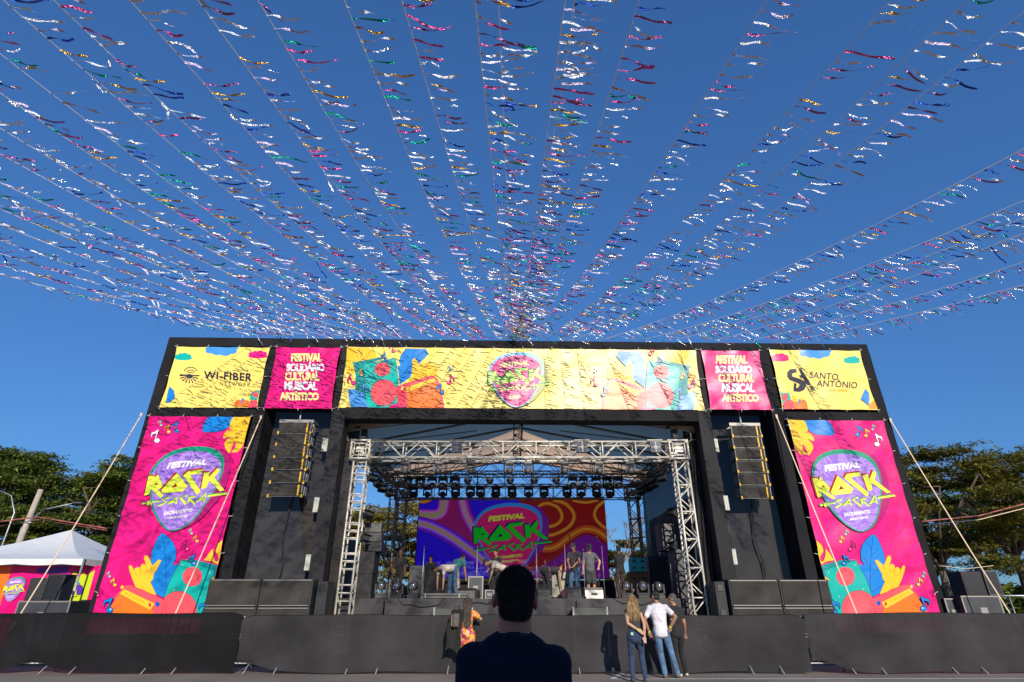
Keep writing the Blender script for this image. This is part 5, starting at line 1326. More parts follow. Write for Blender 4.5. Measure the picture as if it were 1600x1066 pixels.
def floral(i):
    r = i['root']; up, fw, rt_ = i['up'], i['fw'], i['rt']
    for s, e in ((i['shl'], i['el']), (i['shr'], i['er'])):     # puffed sleeves
        me = remesh([('e', s.lerp(e,.25), (.085,.08,.08), None), ('e', s.lerp(e,.5), (.08,.075,.075), None)], .012, 'sleeve', 2); i['put'](me, 'sleeve', M_flor)
    me = remesh([('c',i['hl']+Vector((-.01,0,-.0)),.115,i['hl'].lerp(i['knl'],.38),.125),('c',i['hr']+Vector((.01,0,0)),.115,i['hr'].lerp(i['knr'],.38),.125),('e',i['hipc'],(.17,.14,.12),None)], .012, 'shorts', 3); i['put'](me, 'shorts', M_flor)
D = 14.9; fx = P(729, 1000, D).x
person('woman with very long dark hair in a floral orange and pink romper by the fence', (fx, D, 0), R(3), h=1.66, female=True, skin=M_skinL, hair=('long', M_hairLong, .52, .75), shirt=M_flor, sleeve=.3, pants=None, vox=.009,
       wl=(-.05,.26,1.18), pl=(-1,.1,-.4), wr=(.12,.26,1.25), pr=(1,.1,-.35), extra=floral, skirt=True)
# bag and jacket on her left side
DXB = .8
bg_ = thing('backpack', 'grey and tan flat backpack at the left side of the woman in floral romper', 'bag', (fx-.27, D-.12, .98), R(10))
MB().bbox((-.085,-.05,0.03),(.10,.06,.34), .045).build('pouch', mat('bag_grey', linear=(.075,.062,.055), rough=.6, var=.2), bg_, world=False)
MB().bbox((-.100,-.035,.06),(-.086,.04,.30), .006).build('side_panel', mat('bag_tan', linear=(.45,.3,.15), rough=.6), bg_, world=False)
MB().tube([(-.05,.0,.35),(-.04,.02,.46),(.08,.06,.5),(.1,.07,.4)], .012, 6).build('strap', M_rubber, bg_, world=False)
mb = MB().grid(lambda a, b: (fx-.40+.34*a-.10*(1-b)+.02*math.sin(b*9), D-.05-.05*math.sin(a*7+b*3)-.03*math.sin(a*16), .52+.86*b+.06*math.sin(a*5)*(1-b)), 18, 18)
mb.grid(lambda a, b: (fx-.36+.26*a, D+.06+.04*math.sin(a*6), .62+.78*b), 10, 10)
tag(mb.build('jacket', P_black, origin=(fx-.2, D, .5)), 'black jacket draped over the left arm of the woman in the floral romper', 'jacket')

# crew on the stage.  stage floor is DZ
def on_stage(px, D):
    D -= 1.5
    return (P(px, 930, D).x, D, DZ)
person('person in cream t-shirt and jeans bending to the floor at the left stage front', on_stage(706, 21.6), R(128), h=1.74, pitch=92, head=(-8,0), skin=M_skinM, hair=('short', M_hairB), shirt=T_cream, sleeve=.55, pants=J_blue,
       wl=(-.26,.52,.12), wr=(.14,.50,.12), pl=(-.5,0,.3), pr=(.5,0,.3), al=(-.14,-.08,.085), ar=(.12,.05,.085))
person('person in a teal t-shirt and khaki trousers bent over behind the one in cream', on_stage(708, 22.5), R(-25), h=1.76, pitch=50, head=(10,0), skin=M_skinM, hair=('short', M_hairB), shirt=T_teal, sleeve=.55, pants=P_khaki,
       wl=(-.25,.5,.55), wr=(.22,.5,.55), al=(-.2,-.05,.085), ar=(.15,.05,.085), lean=0)
person('person in black standing in shade at the far left of the stage', on_stage(621, 24.2), R(170), h=1.74, skin=M_skinD, shirt=T_black, pants=P_black, wr=(.2,.12,1.0), pr=(1,-.2,0))
person('person in black behind the desk at the left back of the stage', on_stage(670, 26.9), R(180), h=1.74, skin=M_skinM, shirt=T_black, pants=P_black, head=(15,0))
person('person in a cream t-shirt and red shorts bending forward left of the foreground head', on_stage(788, 22.2), R(105), h=1.75, pitch=66, head=(25,0), skin=M_skinM, hair=('short', M_hairB), shirt=T_cream, sleeve=.55, pants=P_red, leg_len=.85,
       wl=(-.20,.62,.35), wr=(.20,.5,.45), al=(-.14,0,.085), ar=(.14,0,.085))
person('person in black standing behind the one in red shorts', on_stage(775, 24.2), R(150), h=1.74, skin=M_skinM, shirt=T_black, pants=P_black, head=(15,0), wl=(-.2,.3,1.0), wr=(.2,.3,1.0))
person('person in black sitting at the drum kit at the back of the stage', (P(811,900,26.1).x, 26.1, DZ), R(180), h=1.72, skin=M_skinD, shirt=T_black, pants=P_black, hipz=.62, al=(-.2,.42,.085), ar=(.2,.42,.085), wl=(-.25,.35,.9), wr=(.25,.35,.9))
person('orange haired person in black bending down at the right of centre stage', on_stage(853, 22.1), R(-62), h=1.68, pitch=85, head=(-10,0), female=True, skin=M_skinL, hair=('bun', M_hairO), shirt=T_char, sleeve=0, pants=T_black, leg_len=1.0,
       wl=(-.15,.6,.30), wr=(.15,.58,.22), al=(-.1,-.05,.085), ar=(.12,.1,.085), skirt=False)
person('man in charcoal cap and t-shirt and blue jeans standing on the stage', on_stage(900, 21.9), R(150), h=1.76, skin=M_skinM, shirt=T_char, sleeve=.6, shirt_len=.05, pants=J_blue, head=(24,0), cap=T_char,
       wl=(-.12,.32,1.0), wr=(.05,.34,1.02), pl=(-1,-.3,-.2), pr=(1,-.3,-.2), face=True, al=(-.13,0,.085), ar=(.13,.05,.085), vox=.013)
person('man in dark cap, grey t-shirt and grey shorts standing on the stage', on_stage(924, 21.8), R(185), h=1.72, skin=M_skinL, shirt=T_grey, sleeve=.6, shirt_len=.05, pants=P_gshort, leg_len=.95, head=(30,5), cap=T_black,
       wl=(-.27,.16,.98), wr=(.28,.12,.82), pl=(-1,-.4,-.1), face=True, vox=.013)
person('person in dark clothes with back turned near the orange rack on stage', on_stage(972, 22.6), R(20), h=1.74, skin=M_skinD, shirt=T_black, pants=cloth('brown_trousers', (.05,.03,.025)), wl=(-.12,.3,1.0), wr=(.15,.3,1.0))
# guitar in the hands of the orange haired person lies on a stand
gt = thing('electric_guitar', 'dark electric guitar leaning against the cream amplifier', 'guitar', (P(876,925,20.5).x, 20.5, DZ), R(10))
mb = MB(); M = Matrix.Rotation(R(50), 4, 'Y') @ Matrix.Rotation(R(-12), 4, 'X')
out = smooth([(-.16,.0),(-.15,.16),(-.07,.2),(-.11,.32),(-.04,.36),(0,.33),(.05,.4),(.1,.34),(.07,.22),(.15,.16),(.16,.02),(0,-.04)])
n_ = len(out); k0 = [M@Vector((p[0],-.02,p[1]+.12)) for p in out]; k1 = [M@Vector((p[0],.02,p[1]+.12)) for p in out]
mb.add(k0+k1, [list(range(n_))[::-1], list(range(n_,2*n_))] + [(i,(i+1)%n_,n_+(i+1)%n_,n_+i) for i in range(n_)])
mb.build('guitar_body', M_drum, gt, world=False)
MB().box((-.025,-.035,.4),(.025,-.01,1.0), 0, M).box((-.04,-.035,1.0),(.04,-.012,1.14), 0, M).build('neck', M_orp, gt, world=False)

# ------------------------------------------------------------------ foil ribbon garlands
random.seed(11)
FOIL = [('silver',(.86,.86,.88)),('silver',(.86,.86,.88)),('white',(.9,.9,.92)),('white',(.9,.9,.92)),('lilac',(.75,.62,.85)),('gold',(.72,.42,.10)),('pink',(.75,.12,.32)),('green',(.02,.42,.25)),('blue',(.04,.10,.45)),('plum',(.35,.12,.28)),('silver',(.80,.80,.83))]
def foil(nm, c):
    m = mat('foil_'+nm, linear=c, rough=.22, metal=1.0 if nm not in ('white','lilac') else .45, bump=.9, bscale=28)
    return m
M_thread = mat('string', linear=(.95,.95,.95), rough=.6)
RIB = {}
for nm, c in FOIL:
    if nm in RIB: continue
    RIB[nm] = []
    for k in range(8):
        rr = random.Random(k*13+hash(nm) % 7 if False else k*13+len(nm)*5)
        n = 13; L = rr.uniform(.38,.56); w = rr.uniform(.026,.036); a0 = rr.uniform(0, 6.28); tw = rr.uniform(-4.5,4.5); am = rr.uniform(.002,.012); ph = rr.uniform(0,6); be = rr.uniform(-.16,.16); fr_ = rr.uniform(.7,1.6)
        mb = MB(); vs = []
        kink = rr.random() < .22; kx = rr.uniform(.5,.85); kd = rr.uniform(-1.2,1.2)
        x = z = y = 0; ang = 0
        for i in range(n):
            t = i/(n-1); dx = L/(n-1)
            if kink and t > kx: ang = kd
            dz = be*2*t + am*fr_*6.28/L*math.cos(fr_*6.28*t+ph)*.5 + math.tan(ang*.6); dl = math.hypot(1, dz); 
            if i: x += dx/dl; z += dx*dz/dl; y += .01*math.cos(t*7+ph)
            th = a0+tw*t+.5*math.sin(t*9+ph)
            vs += [(x, y+math.cos(th)*w/2, z+math.sin(th)*w/2), (x, y-math.cos(th)*w/2, z-math.sin(th)*w/2)]
        mb.add(vs, [(2*i,2*i+1,2*i+3,2*i+2) for i in range(n-1)], smooth=True)
        me = bpy.data.meshes.new('ribbon'); me.from_pydata([tuple(v) for v in mb.v], [], mb.f); me.materials.append(foil(nm, c))
        me.polygons.foreach_set('use_smooth', [True]*len(mb.f)); me.update(); RIB[nm].append(me)
GA = Vector((.05, 17.85, 10.16)); GL = 20.0
def gz(r, S): return 10.13 - 2.3*r/GL - 4*S*(r/GL)*(1-r/GL)
def gdir(px, py, S, GA):
    d = ray(px, py); prev = None; k = 3.0
    while k < 45:
        X, Y, Z = d[0]*k, d[1]*k, EYE+d[2]*k; r = math.hypot(X-GA.x, Y-GA.y); f = Z-gz(r, S)
        if prev is not None and prev < 0 <= f: return math.atan2(X-GA.x, Y-GA.y), r
        prev = f; k += .02
    return None
edges = [('L',y) for y in (84,145,199,240,285,306,326,351,375,396,413,428)] + [('T',x) for x in (5,84,204,310,404,538,628,742,779,883,898,999,1198,1391,1511)] + [('R',y) for y in (17,232,313,340,364,409,445)]
ATT = {'L':(640,631,622,600,580,560,540,515,490,465,440,410), 'T':(678,700,719,737,753,778,798,801,803,805,807,812,820,850,875), 'R':(900,940,1000,1050,1110,1165,1225)}
cnt = {'L':0,'T':0,'R':0}; GN = []
total = 0
for side, v in edges:
    cnt[side] += 1; i = cnt[side]
    att = ATT[side][i-1]
    px, py = {'L':(0,v),'T':(v,0),'R':(1600,v)}[side]
    S = .75 + random.uniform(-.06,.06); GA_ = AP_world(AP(att, 531)[0], -.1, 10.13); g_ = gdir(px, py, S, GA_)
    if g_ is None: print('no garland', side, v); continue
    th, r1 = g_
    o_ = ORD[(12-i) if side == 'L' else (i-1) if side == 'T' else (7-i)]
    lab = {'L':'string of foil ribbons running to the left edge of the sky, %s from the lowest', 'T':'string of foil ribbons running to the top edge of the sky, %s from the left', 'R':'string of foil ribbons running to the right edge of the sky, %s from the lowest'}[side] % o_
    root = thing('ribbon_garland', lab, 'garland', GA_, 0, 'ribbon garlands fanning out from the portal top')
    def pt(r): return Vector((math.sin(th)*r, math.cos(th)*r, gz(r, S)-10.13))
    rmax = min(r1+1.8, GL)
    MB().tube([pt(r*rmax/40) for r in range(41)], .0075, 4).build('string', M_thread, root, world=False)
    r = random.uniform(.1,.35); wind0 = random.uniform(-.06,.06); spec = []
    while r < rmax-.05:
        spec.append(r); r += random.uniform(.36,.6) if r < .8 else random.uniform(.105,.18)
        if random.random() < .03: r += .25
    merged_v, merged_f, merged_m = [], [], []; names_ = list(RIB)
    for qi, r in enumerate(reversed(spec)):
        nm = random.choice(FOIL)[0]; me = random.choice(RIB[nm])
        calm = math.exp(-(r/3.0)) * (1 if side != 'T' else .6)
        rt2 = 1.0 if side == 'R' else .4
        droop = .08 + .20*rt2 + 1.0*calm*random.random() + random.gauss(0,.07)
        yawr = random.gauss(0,.12) + wind0
        if random.random() < .05: droop += random.uniform(.3,.9)
        rot_ = (random.uniform(-.6,.6), droop, yawr); s_ = random.uniform(.7,1.15)
        if qi < 100:
            o = bpy.data.objects.new('ribbon', me); col.objects.link(o); o.parent = root; o.location = pt(r); o.rotation_euler = rot_; o.scale = (s_,1,1); total += 1
        else:
            from mathutils import Euler
            Mq = Matrix.LocRotScale(pt(r), Euler(rot_), Vector((s_,1,1))); k = len(merged_v)
            merged_v += [tuple(Mq @ v.co) for v in me.vertices]; merged_f += [[i_+k for i_ in p_.vertices] for p_ in me.polygons]; merged_m += [names_.index(nm)]*len(me.polygons)
    if merged_v:
        mm = bpy.data.meshes.new('ribbon_fringe'); mm.from_pydata(merged_v, [], merged_f)
        for nm in names_: mm.materials.append(RIB[nm][0].materials[0])
        mm.polygons.foreach_set('material_index', merged_m); mm.polygons.foreach_set('use_smooth', [True]*len(merged_f)); mm.update()
        o = bpy.data.objects.new('ribbon_fringe', mm); col.objects.link(o); o.parent = root; o['kind'] = 'stuff'
print('ribbons', total)
# knot of string where they meet
mb = MB()
for k in range(16):
    a = random.uniform(0,6.28); L = random.uniform(.1,.35); mb.tube([(0,0,0),(L*.5*math.cos(a),-.05+random.uniform(-.1,.05),L*.3*math.sin(a)),(L*math.cos(a),-.1,-L*.5*random.random()-.05)], .009, 5)
mb.tube([(0,.1,-.25),(0,.05,.2)], .035, 8)
ob = mb.build('garland_anchor', M_plasg); ob.location = GA; tag(ob, 'dark knot of strings at the middle of the portal top where garlands meet', 'knot')

# ------------------------------------------------------------------ trees
def leaf_mat(name, a, b, c):
    m = bpy.data.materials.new(name); m.use_nodes = True; n = m.node_tree.nodes; l = m.node_tree.links; p = n['Principled BSDF']
    tc = n.new('ShaderNodeTexCoord'); t = n.new('ShaderNodeTexNoise'); t.inputs['Scale'].default_value = .9; t.inputs['Detail'].default_value = 3
    l.new(tc.outputs['Object'], t.inputs[0]); r = n.new('ShaderNodeValToRGB'); e = r.color_ramp.elements; e[0].position = .35; e[0].color = (*a,1); e[1].position = .62; e[1].color = (*b,1); x = e.new(.72); x.color = (*c,1)
    l.new(t.outputs['Fac'], r.inputs[0]); l.new(r.outputs[0], p.inputs['Base Color']); p.inputs['Roughness'].default_value = .65; p.inputs['Specular IOR Level'].default_value = .25
    tr = n.new('ShaderNodeBsdfTranslucent'); l.new(r.outputs[0], tr.inputs['Color']); mx = n.new('ShaderNodeMixShader'); mx.inputs[0].default_value = .25
    l.new(p.outputs[0], mx.inputs[1]); l.new(tr.outputs[0], mx.inputs[2]); l.new(mx.outputs[0], n['Material Output'].inputs['Surface'])
    return m
LM1 = leaf_mat('leaves_green', (.09,.14,.025), (.20,.24,.04), (.28,.26,.045)); LM2 = leaf_mat('leaves_olive', (.11,.12,.022), (.24,.21,.035), (.33,.25,.04)); LM3 = leaf_mat('leaves_yellow', (.22,.20,.05), (.40,.32,.07), (.5,.42,.12))
M_bark = mat('bark', linear=(.10,.075,.055), rough=.9, bump=.8, bscale=6, var=.3); M_barkp = mat('bark_pale', linear=(.22,.18,.14), rough=.9, var=.3)
def tree(label, x, y, hgt, rad, lm, seed, pads=46, leaves=1500, low=.35, lsz=.27, group=None, bark=M_bark, flat=.28):
    rr = random.Random(seed); root = thing('tree', label, 'tree', (x,y,0), 0, group)
    tk = MB(); lf = MB(); lv, lfc = [], []
    lean = Vector((rr.uniform(-.06,.06), rr.uniform(-.05,.05), 1)); th = hgt*rr.uniform(.28,.36)
    base = [lean*th*k/4+Vector((rr.uniform(-.1,.1),rr.uniform(-.1,.1),0))*(k>0) for k in range(5)]
    tk.tube(base, [rad*.042*(1.25-.13*k) for k in range(5)], 10)
    top = base[-1]; mains = []
    for k in range(7):
        a = 2*math.pi*k/7+rr.uniform(-.3,.3); q = Vector((math.cos(a), math.sin(a), 0))
        p1 = top+q*rad*.25+Vector((0,0,(hgt-th)*.35)); p2 = top+q*rad*.6*rr.uniform(.8,1.1)+Vector((0,0,(hgt-th)*rr.uniform(.5,.72)))
        tk.tube([top, p1, p2], [rad*.024, rad*.014, rad*.008], 8); mains += [p1, p2, (p1+p2)/2]
    npr = np.random.default_rng(seed); lv = []
    for k in range(pads):
        a = rr.uniform(0, 6.28); u = math.sqrt(rr.random()); zz = rr.random()
        rp = rad*u*(1 if zz < .7 else .8); prof = hgt*(low + (1-low)*(1-(rp/rad)**2*.42)*(.18+.82*zz**.7))
        c = Vector((math.cos(a)*rp, math.sin(a)*rp, min(prof, hgt)))
        m_ = min(mains, key=lambda p: (p-c).length); mid = (m_+c)/2+Vector((0,0,-.25)); tk.tube([m_, mid, c], [rad*.008, rad*.005, rad*.002], 5)
        sx = rad*rr.uniform(.18,.32); sz = sx*flat*rr.uniform(.7,1.4); nc = 16
        d = npr.normal(size=(nc,3)); d /= np.linalg.norm(d, axis=1)[:,None]; d *= npr.random((nc,1))**.4
        cc = np.array(c)+d*np.array([sx,sx,sz]); n_ = int(leaves*rr.uniform(.6,1.2)); w_ = npr.integers(0, nc, n_)
        lv.append(cc[w_]+npr.normal(size=(n_,3))*np.array([sx,sx,sz*.8])*.2)
    lv = np.concatenate(lv); n_ = len(lv); s_ = lsz*npr.uniform(.5,1.3,(n_,1))
    e1 = npr.uniform(-1,1,(n_,3))*np.array([1,1,.5]); e1 /= np.linalg.norm(e1,axis=1)[:,None]; e2 = np.cross(e1, npr.uniform(-.5,.5,(n_,3))+np.array([0,0,1])); e2 /= np.linalg.norm(e2,axis=1)[:,None]; e2 *= .45
    V4 = np.stack([lv-e1*s_*.5, lv+e2*s_*.5, lv+e1*s_*.5, lv-e2*s_*.5], 1).reshape(-1,3)
    tk.build('trunk', bark, root, world=False)
    me = bpy.data.meshes.new('crown'); me.vertices.add(len(V4)); me.vertices.foreach_set('co', V4.astype(np.float32).ravel())
    me.loops.add(len(V4)); me.loops.foreach_set('vertex_index', np.arange(len(V4), dtype=np.int32)); me.polygons.add(n_); me.polygons.foreach_set('loop_start', np.arange(0, len(V4), 4, dtype=np.int32)); me.update(calc_edges=True); me.materials.append(lm); o = bpy.data.objects.new('crown', me); col.objects.link(o); o.parent = root
    return root
def tpos(px, D): return P(px, 900, D).x
tree('broad green tree at the far left edge behind the tent', tpos(-70, 41), 41, 11.9, 8.0, LM1, 1, pads=60, low=.2, group='trees behind the square')
tree('broad green tree behind the white tent, left of the concrete pole', tpos(40, 44), 44, 11.9, 7.0, LM1, 2, pads=58, low=.2, group='trees behind the square')
tree('rounded green tree right behind the left tower of the portal', tpos(158, 40), 40, 10.9, 5.6, LM1, 3, pads=52, low=.2, group='trees behind the square')
tree('flat-topped olive tree just right of the portal', tpos(1475, 36), 36, 10.7, 5.6, LM2, 4, pads=44, low=.2, group='trees behind the square', leaves=900, flat=.2)
tree('tall olive tree at the right edge of the picture', tpos(1600, 38), 38, 12.1, 6.8, LM2, 5, pads=50, low=.18, group='trees behind the square', leaves=900, flat=.2)
tree('dark tree farther back beyond the right strap', tpos(1540, 50), 50, 12.6, 8, LM1, 15, pads=50, low=.1, group='trees behind the square')
tree('yellowish tree seen behind the stage left of the big screen', tpos(612, 47), 47, 9.6, 5.4, LM3, 6, pads=64, low=.05, leaves=1300)
tree('low green tree behind the stage at the right of the big screen', tpos(985, 52), 52, 6.6, 4.6, LM2, 7, pads=34, low=.1)
tree('green tree partly hidden behind the big screen', tpos(745, 60), 60, 6.0, 8, LM1, 8, pads=40, low=.1, leaves=900)
# bare tree
rr = random.Random(5); bt = thing('bare_tree', 'leafless tree with thin branches right of the big screen', 'tree', (tpos(962, 44), 44, 0)); mb = MB()
def branch(p, d, L, r, n):
    e = p+d*L; m_ = (p+e)/2+Vector((rr.uniform(-.1,.1),rr.uniform(-.1,.1),.05))*L; mb.tube([p, m_, e], [r, r*.85, r*.65], 5, caps=False)
    if n:
        for k in range(3 if n > 1 else 4): branch(e, (d+Vector((rr.uniform(-.75,.75),rr.uniform(-.6,.6),rr.uniform(-.1,.5)))).normalized(), L*rr.uniform(.62,.82), r*.62, n-1)
branch(Vector((0,0,0)), Vector((0,0,1)), 2.6, .12, 5); mb.build('trunk', M_barkp, bt, world=False)
# hedge masses beyond
random.seed(3)
def hedge(label, x0, x1, y, h, lm, seed):
    rr = random.Random(seed); lv, lfc = [], []
    for q in range(int((x1-x0)*h*90)):
        p = Vector((rr.uniform(x0,x1), y+rr.uniform(-1.2,1.2), 0)); p.z = rr.random()**.8*h*(.8+.35*noise.noise(Vector((p.x*.35, seed, 0))))
        s = rr.uniform(.15,.4); e1 = Vector((rr.uniform(-1,1),rr.uniform(-1,1),rr.uniform(-.6,.6))).normalized(); e2 = e1.cross(Vector((rr.uniform(-.5,.5),rr.uniform(-.8,.3),1))).normalized()*.5
        i0 = len(lv); lv += [p-e1*s, p+e2*s, p+e1*s, p-e2*s]; lfc.append((i0,i0+1,i0+2,i0+3))
    me = bpy.data.meshes.new('bushes'); me.from_pydata([tuple(v) for v in lv], [], lfc); me.materials.append(lm); o = bpy.data.objects.new('bushes', me); col.objects.link(o); tag(o, label, 'bushes', kind='stuff')
hedge('low green undergrowth beneath the trees at the right', 24, 50, 45, 3.4, LM1, 1)
hedge('low green undergrowth beneath the trees at the left', -52, -22, 48, 4.2, LM1, 2)
hedge('low green undergrowth seen through the stage', -14, 16, 62, 3.6, LM2, 3)

# ------------------------------------------------------------------ tent, pole, wires, left booth
tent = thing('market_tent', 'white pyramid canopy tent at the left edge beside the portal', 'tent', (P(75,900,22.5).x, 22.5, 0))
M_tent = mat('tent_vinyl', linear=(.72,.73,.72), rough=.5, bump=.3, bscale=2, var=.06)
cx = P(75,900,22.5).x; apex = P(112, 828, 22.6); hw_ = 3.4; ez = 2.86
mb = MB(); cs = [Vector((cx-hw_,19.4,ez)), Vector((cx+hw_,19.4,ez)), Vector((cx+hw_,26,ez)), Vector((cx-hw_,26,ez))]
for k in range(4):
    a, b = cs[k], cs[(k+1)%4]; mb.grid(lambda u, v: tuple(a.lerp(b, u).lerp(apex, v) - Vector((0,0,.22*math.sin(v*math.pi)*(1)))), 14, 12)
mb.build('canopy', M_tent, tent)
mb = MB()
for k in range(4):
    a, b = cs[k], cs[(k+1)%4]; mb.grid(lambda u, v: tuple(a.lerp(b, u) - Vector((0,0,.16*v+.04*v*abs(math.sin(u*14))))), 40, 2)
mb.build('valance', M_tent, tent)
for c_ in cs: MB().tube([(c_.x,c_.y,0),(c_.x,c_.y,ez)], .03, 8).build('leg', M_steel, tent)
# booth backdrop under the tent, printed
bz1 = P(60, 884, 20.0).z; bx0, bx1 = P(-260,900,20).x, P(158,900,20).x
class BArt(Art):
    def mp(s, p): q = P(p[0]/4.845, 740+p[1]/4.845, 20.0); return (q.x, q.z)
A = BArt((0,0,1))
A.poly('orange', [(-700,690),(95,700),(0,1000),(-700,1100)]); A.poly('violet', [(300,712),(525,700),(505,760),(270,745)])
A.poly('acid', [(540,770),(575,730),(590,790),(640,745),(650,775),(720,730),(620,1100),(420,1100)])
A.line('crimson', [(570,740),(610,705),(600,755),(570,740)], 6); A.ell('violet', 482, 915, 30, 34, outline='ink', ow=4); A.ell('violet', 600, 880, 32, 38, outline='ink', ow=4)
A.poly('acid', [(505,870),(580,850),(585,930),(505,945)], outline='ink', ow=5); A.poly('violet', [(515,893),(565,878),(565,910),(515,925)]); A.line('blue', [(520,850),(560,805),(605,835)], 14)
a0_ = AP(1250+118/7.106, 690+415/7.106); a1_ = AP(1250+996/7.106, 690+570/7.106); s0_ = A.mp((38,850)); s1_ = A.mp((188,885)); kk = (s1_[0]-s0_[0])/(a1_[0]-a0_[0])
A2 = LOGO.moved(lambda p: (s0_[0]+(p[0]-a0_[0])*kk, s0_[1]+(p[1]-a0_[1])*kk))
A.join(A2)
def flat_print(name, label, base, rect, y, art):
    u0,u1,z0,z1 = rect; vb, fb2, mi2, mats2, idx2 = [], [], [], [], {}
    for c_, ly, tr in [(base, 0, [[(u0,z0),(u1,z0),(u1,z1)],[(u0,z0),(u1,z1),(u0,z1)]])] + art.items:
        if c_ not in idx2: idx2[c_] = len(mats2); mats2.append(print_mat(c_))
        for t in tr:
            pl = [tuple(p) for p in t]
            for a_, b_, cc in ((1,0,u1),(-1,0,-u0),(0,1,z1),(0,-1,-z0)):
                out = []
                for i in range(len(pl)):
                    p, q = pl[i], pl[(i+1)%len(pl)]; fp = a_*p[0]+b_*p[1]-cc; fq = a_*q[0]+b_*q[1]-cc
                    if fp <= 0: out.append(p)
                    if fp*fq < 0: tt = fp/(fp-fq); out.append((p[0]+tt*(q[0]-p[0]), p[1]+tt*(q[1]-p[1])))
                pl = out
                if len(pl) < 3: break
            if len(pl) < 3: continue
            k = len(vb); vb += [Vector((p[0], y-ly*.0015, p[1])) for p in pl]; fb2.append(list(range(k, k+len(pl)))); mi2.append(idx2[c_])
    mb = MB(); mb.v = vb; mb.f = fb2; mb.m = mi2; mb.sm = [False]*len(fb2)
    mb.box((u0,y+.01,z0),(u1,y+.05,z1), 0)
    return tag(mb.build(name, mats2, origin=((u0+u1)/2, y, z0)), label, 'banner')
flat_print('booth_banner', 'pink and orange printed booth wall under the white tent', 'pink', (bx0, bx1, .3, bz1), 20.0, A)
def booth_box(name, lab, px0, px1, py0, D, d, m, z0=0.0, tilt=0, trim=False): 
    a, b = P(px0,py0,D), P(px1,py0,D); t = thing(name, lab, 'speaker' if 'speaker' in name else 'case', ((a.x+b.x)/2, D, z0), tilt); w = (b.x-a.x)/2; h = a.z-z0
    MB().bbox((-w,0,0),(w,d,h), .02).build('cabinet', m, t, world=False)
    MB().bbox((-w+.04,-.012,.05),(w-.04,-.001,h-.05), .006).build('grille' if not trim else 'front_panel', M_plas if not trim else M_case, t, world=False)
    if trim: MB().box((-w,-.016,h-.04),(w,-.013,h)).box((-w,-.016,0),(-w+.04,-.013,h-.045)).box((w-.04,-.016,0),(w,-.013,h-.045)).box((-.1,-.02,h*.72),(.1,-.017,h*.82)).build('edge_trim', M_edge, t, world=False)
    return t
booth_box('road_case', 'black road case with metal edges at the left, under the leaning speakers', 30, 112, 939, 17.6, .8, M_plasg, trim=True)
zc = P(30, 939, 17.6).z+.004
booth_box('speaker_cabinet', 'black speaker on the road case at the far left, left one of the pair', 50, 74, 903, 17.7, .5, M_plas, z0=zc, tilt=R(12))
booth_box('speaker_cabinet', 'dark grey speaker on the road case at the far left, right one of the pair', 76, 103, 897, 17.8, .5, M_plasg, z0=zc)
t = booth_box('road_case', 'black road case at the right behind the fence with a metal front edge', 1500, 1560, 931, 17.9, .8, M_plasg, trim=True)
zc = P(1500, 931, 17.9).z+.004
booth_box('speaker_cabinet', 'dark maroon speaker on the road case at the right, left one of the pair', 1500, 1532, 893, 18.1, .6, mat('maroon_paint', linear=(.035,.012,.014), rough=.5), z0=zc)
booth_box('speaker_cabinet', 'grey covered speaker on the road case at the right, right one of the pair', 1534, 1556, 891, 18.1, .6, mat('grey_cover', linear=(.07,.075,.085), rough=.6), z0=zc)
booth_box('road_case', 'small road case beside the foot of the right strap', 1474, 1498, 935, 18.2, .6, M_plas, trim=True)
# barrier far right
rb = thing('steel_railing', 'pale steel railing at the right edge behind the fence', 'railing', (P(1590,930,19).x, 19, 0))
mb = MB(); zt_ = P(1590, 931, 19).z
mb.tube([(-1.2,0,zt_),(2.5,0,zt_)], .025, 8).tube([(-1.2,0,.2),(2.5,0,.2)], .025, 8)
for k in range(9): mb.tube([(-1.2+k*.46,0,.0),(-1.2+k*.46,0,zt_)], .015, 6)
mb.build('rail', M_steel, rb, world=False)
# concrete pole
a = P(64, 765, 30); pole = thing('utility_pole', 'leaning pale concrete utility pole behind the white tent', 'pole', (a.x-.0, 30, 0))
MB().tube([(-.35,0,0),(0,0,a.z)], [.17,.125], 10).build('shaft', mat('concrete', linear=(.42,.37,.29), rough=.9, var=.15), pole, world=False)
MB().tube([(-.35,-.14,a.z-1.7),(.25,-.14,a.z-1.7)], .03, 6).build('cross_arm', M_steel, pole, world=False)
def lamp(px, py, D, arm, label):
    t_ = P(px, py, D); root = thing('street_lamp', label, 'street lamp', (t_.x, D, 0))
    MB().tube([(0,0,0),(0,0,t_.z-1.3),(arm*.25,0,t_.z-.35),(arm*.7,0,t_.z)], [.05,.04,.028,.022], 8).build('post', M_steel, root, world=False)
    MB().bbox((arm*.7-.1 if arm > 0 else arm*.7-.45,-.1,t_.z-.04),(arm*.7+.45 if arm > 0 else arm*.7+.1,.1,t_.z+.05), .02).build('lamp_head', M_silver, root, world=False)
lamp(48, 786, 31, 3.4, 'curved metal street lamp reaching right above the tent')
lamp(36, 765, 33, -2.2, 'curved metal street lamp arm at the left edge of the picture')
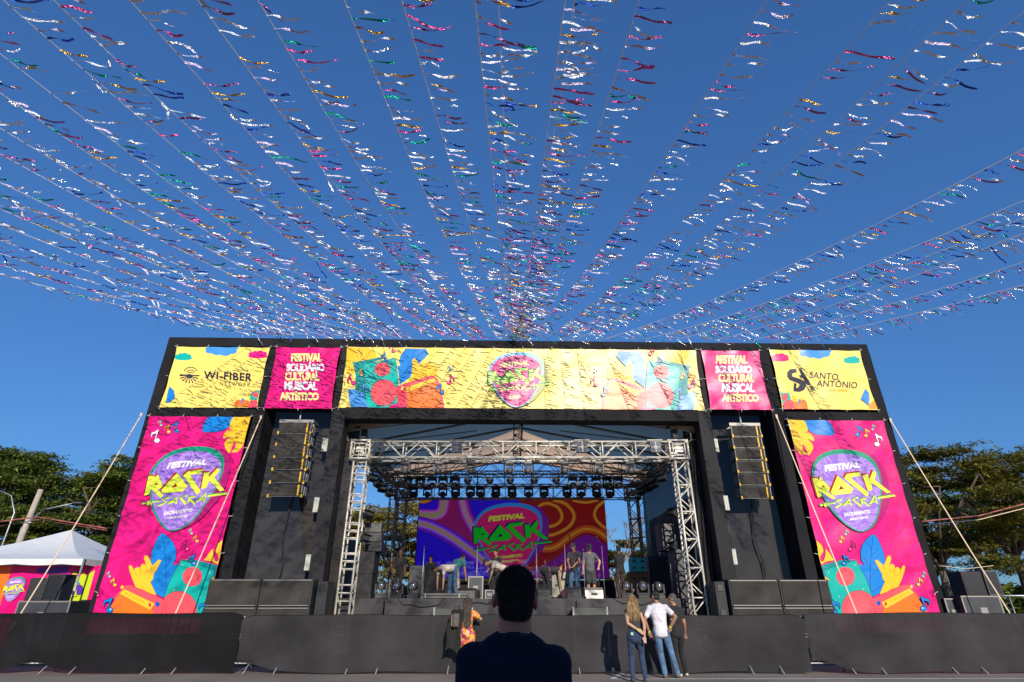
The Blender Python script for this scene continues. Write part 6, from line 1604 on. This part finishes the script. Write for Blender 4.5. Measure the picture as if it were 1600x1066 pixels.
def wire(pts, D, label, m, r=.02, tin=False):
    q = [P(x, y, d_) for (x, y), d_ in zip(pts, D)]; mb = MB(); n = 24; L = []
    for i in range(n+1):
        t = i/n*(len(q)-1); k = min(int(t), len(q)-2); L.append(q[k].lerp(q[k+1], t-k))
    mb.tube(L, r, 6)
    if tin:
        for i in range(n*6):
            p = L[0].lerp(L[-1], random.random()); k = Vector((random.uniform(-.05,.05),0,random.uniform(-.13,.05))); mb.add([p, p+Vector((.02,0,0)), p+k+Vector((.02,0,0)), p+k], [(0,1,2,3)], 1)
    return tag(mb.build('cable', [m, M_rope] if tin else m, origin=tuple(q[0])), label, 'cable')
M_redw = mat('red_white_wire', linear=(.35,.10,.09), rough=.6, var=.7, vscale=3)
wire([(0,815),(60,808),(168,826)], [27,27,27], 'reddish cable sagging behind the tent, upper one', M_redw, .03)
wire([(0,822),(60,812),(168,829)], [27.3,27.3,27.3], 'thin cable just below the reddish cable behind the tent', M_redw, .015)
wire([(1440,815),(1530,806),(1610,785)], [26,26,26], 'pinkish cable rising to the right across the trees, upper one', M_redw, .028)
wire([(1440,821),(1530,812),(1610,792)], [26.4,26.4,26.4], 'pale cable rising to the right across the trees, lower one', M_rope, .022)
wire([(1468,884),(1510,889),(1552,884)], [18.6,18.6,18.6], 'thin rope strung above the dark speakers at the right', M_rope, .01)

# black clad blocker added unseen behind the camera: it keeps the near ground and the foreground man in shade
blocker = thing('shade_blocker', 'black clad shade blocker added unseen behind the viewer', 'tower', (2.2, -4.6, 0))
MB().box((-3.4,-3,0),(3.4,0,.6)).build('platform', M_plas, blocker, world=False)
mb = MB().grid(lambda a, b: (-3.4+6.8*a, .02+.05*math.sin(a*30), 4.4*b), 40, 4); mb.grid(lambda a, b: (3.4,-3*a, 4.4*b), 10, 4).grid(lambda a, b: (-3.4,-3*a, 4.4*b), 10, 4); mb.build('cladding', M_black, blocker, world=False)
MB().grid(lambda a, b: (-3.5+7*a, .1-3.2*b, 4.4+.9*(1-abs(2*b-1))), 2, 8).build('roof', M_tent, blocker, world=False)
for x in (-3.35,3.35):
    for y in (-2.95,-.05): MB().tube([(x,y,0),(x,y,4.4)], .04, 8).build('post', M_steel, blocker, world=False)
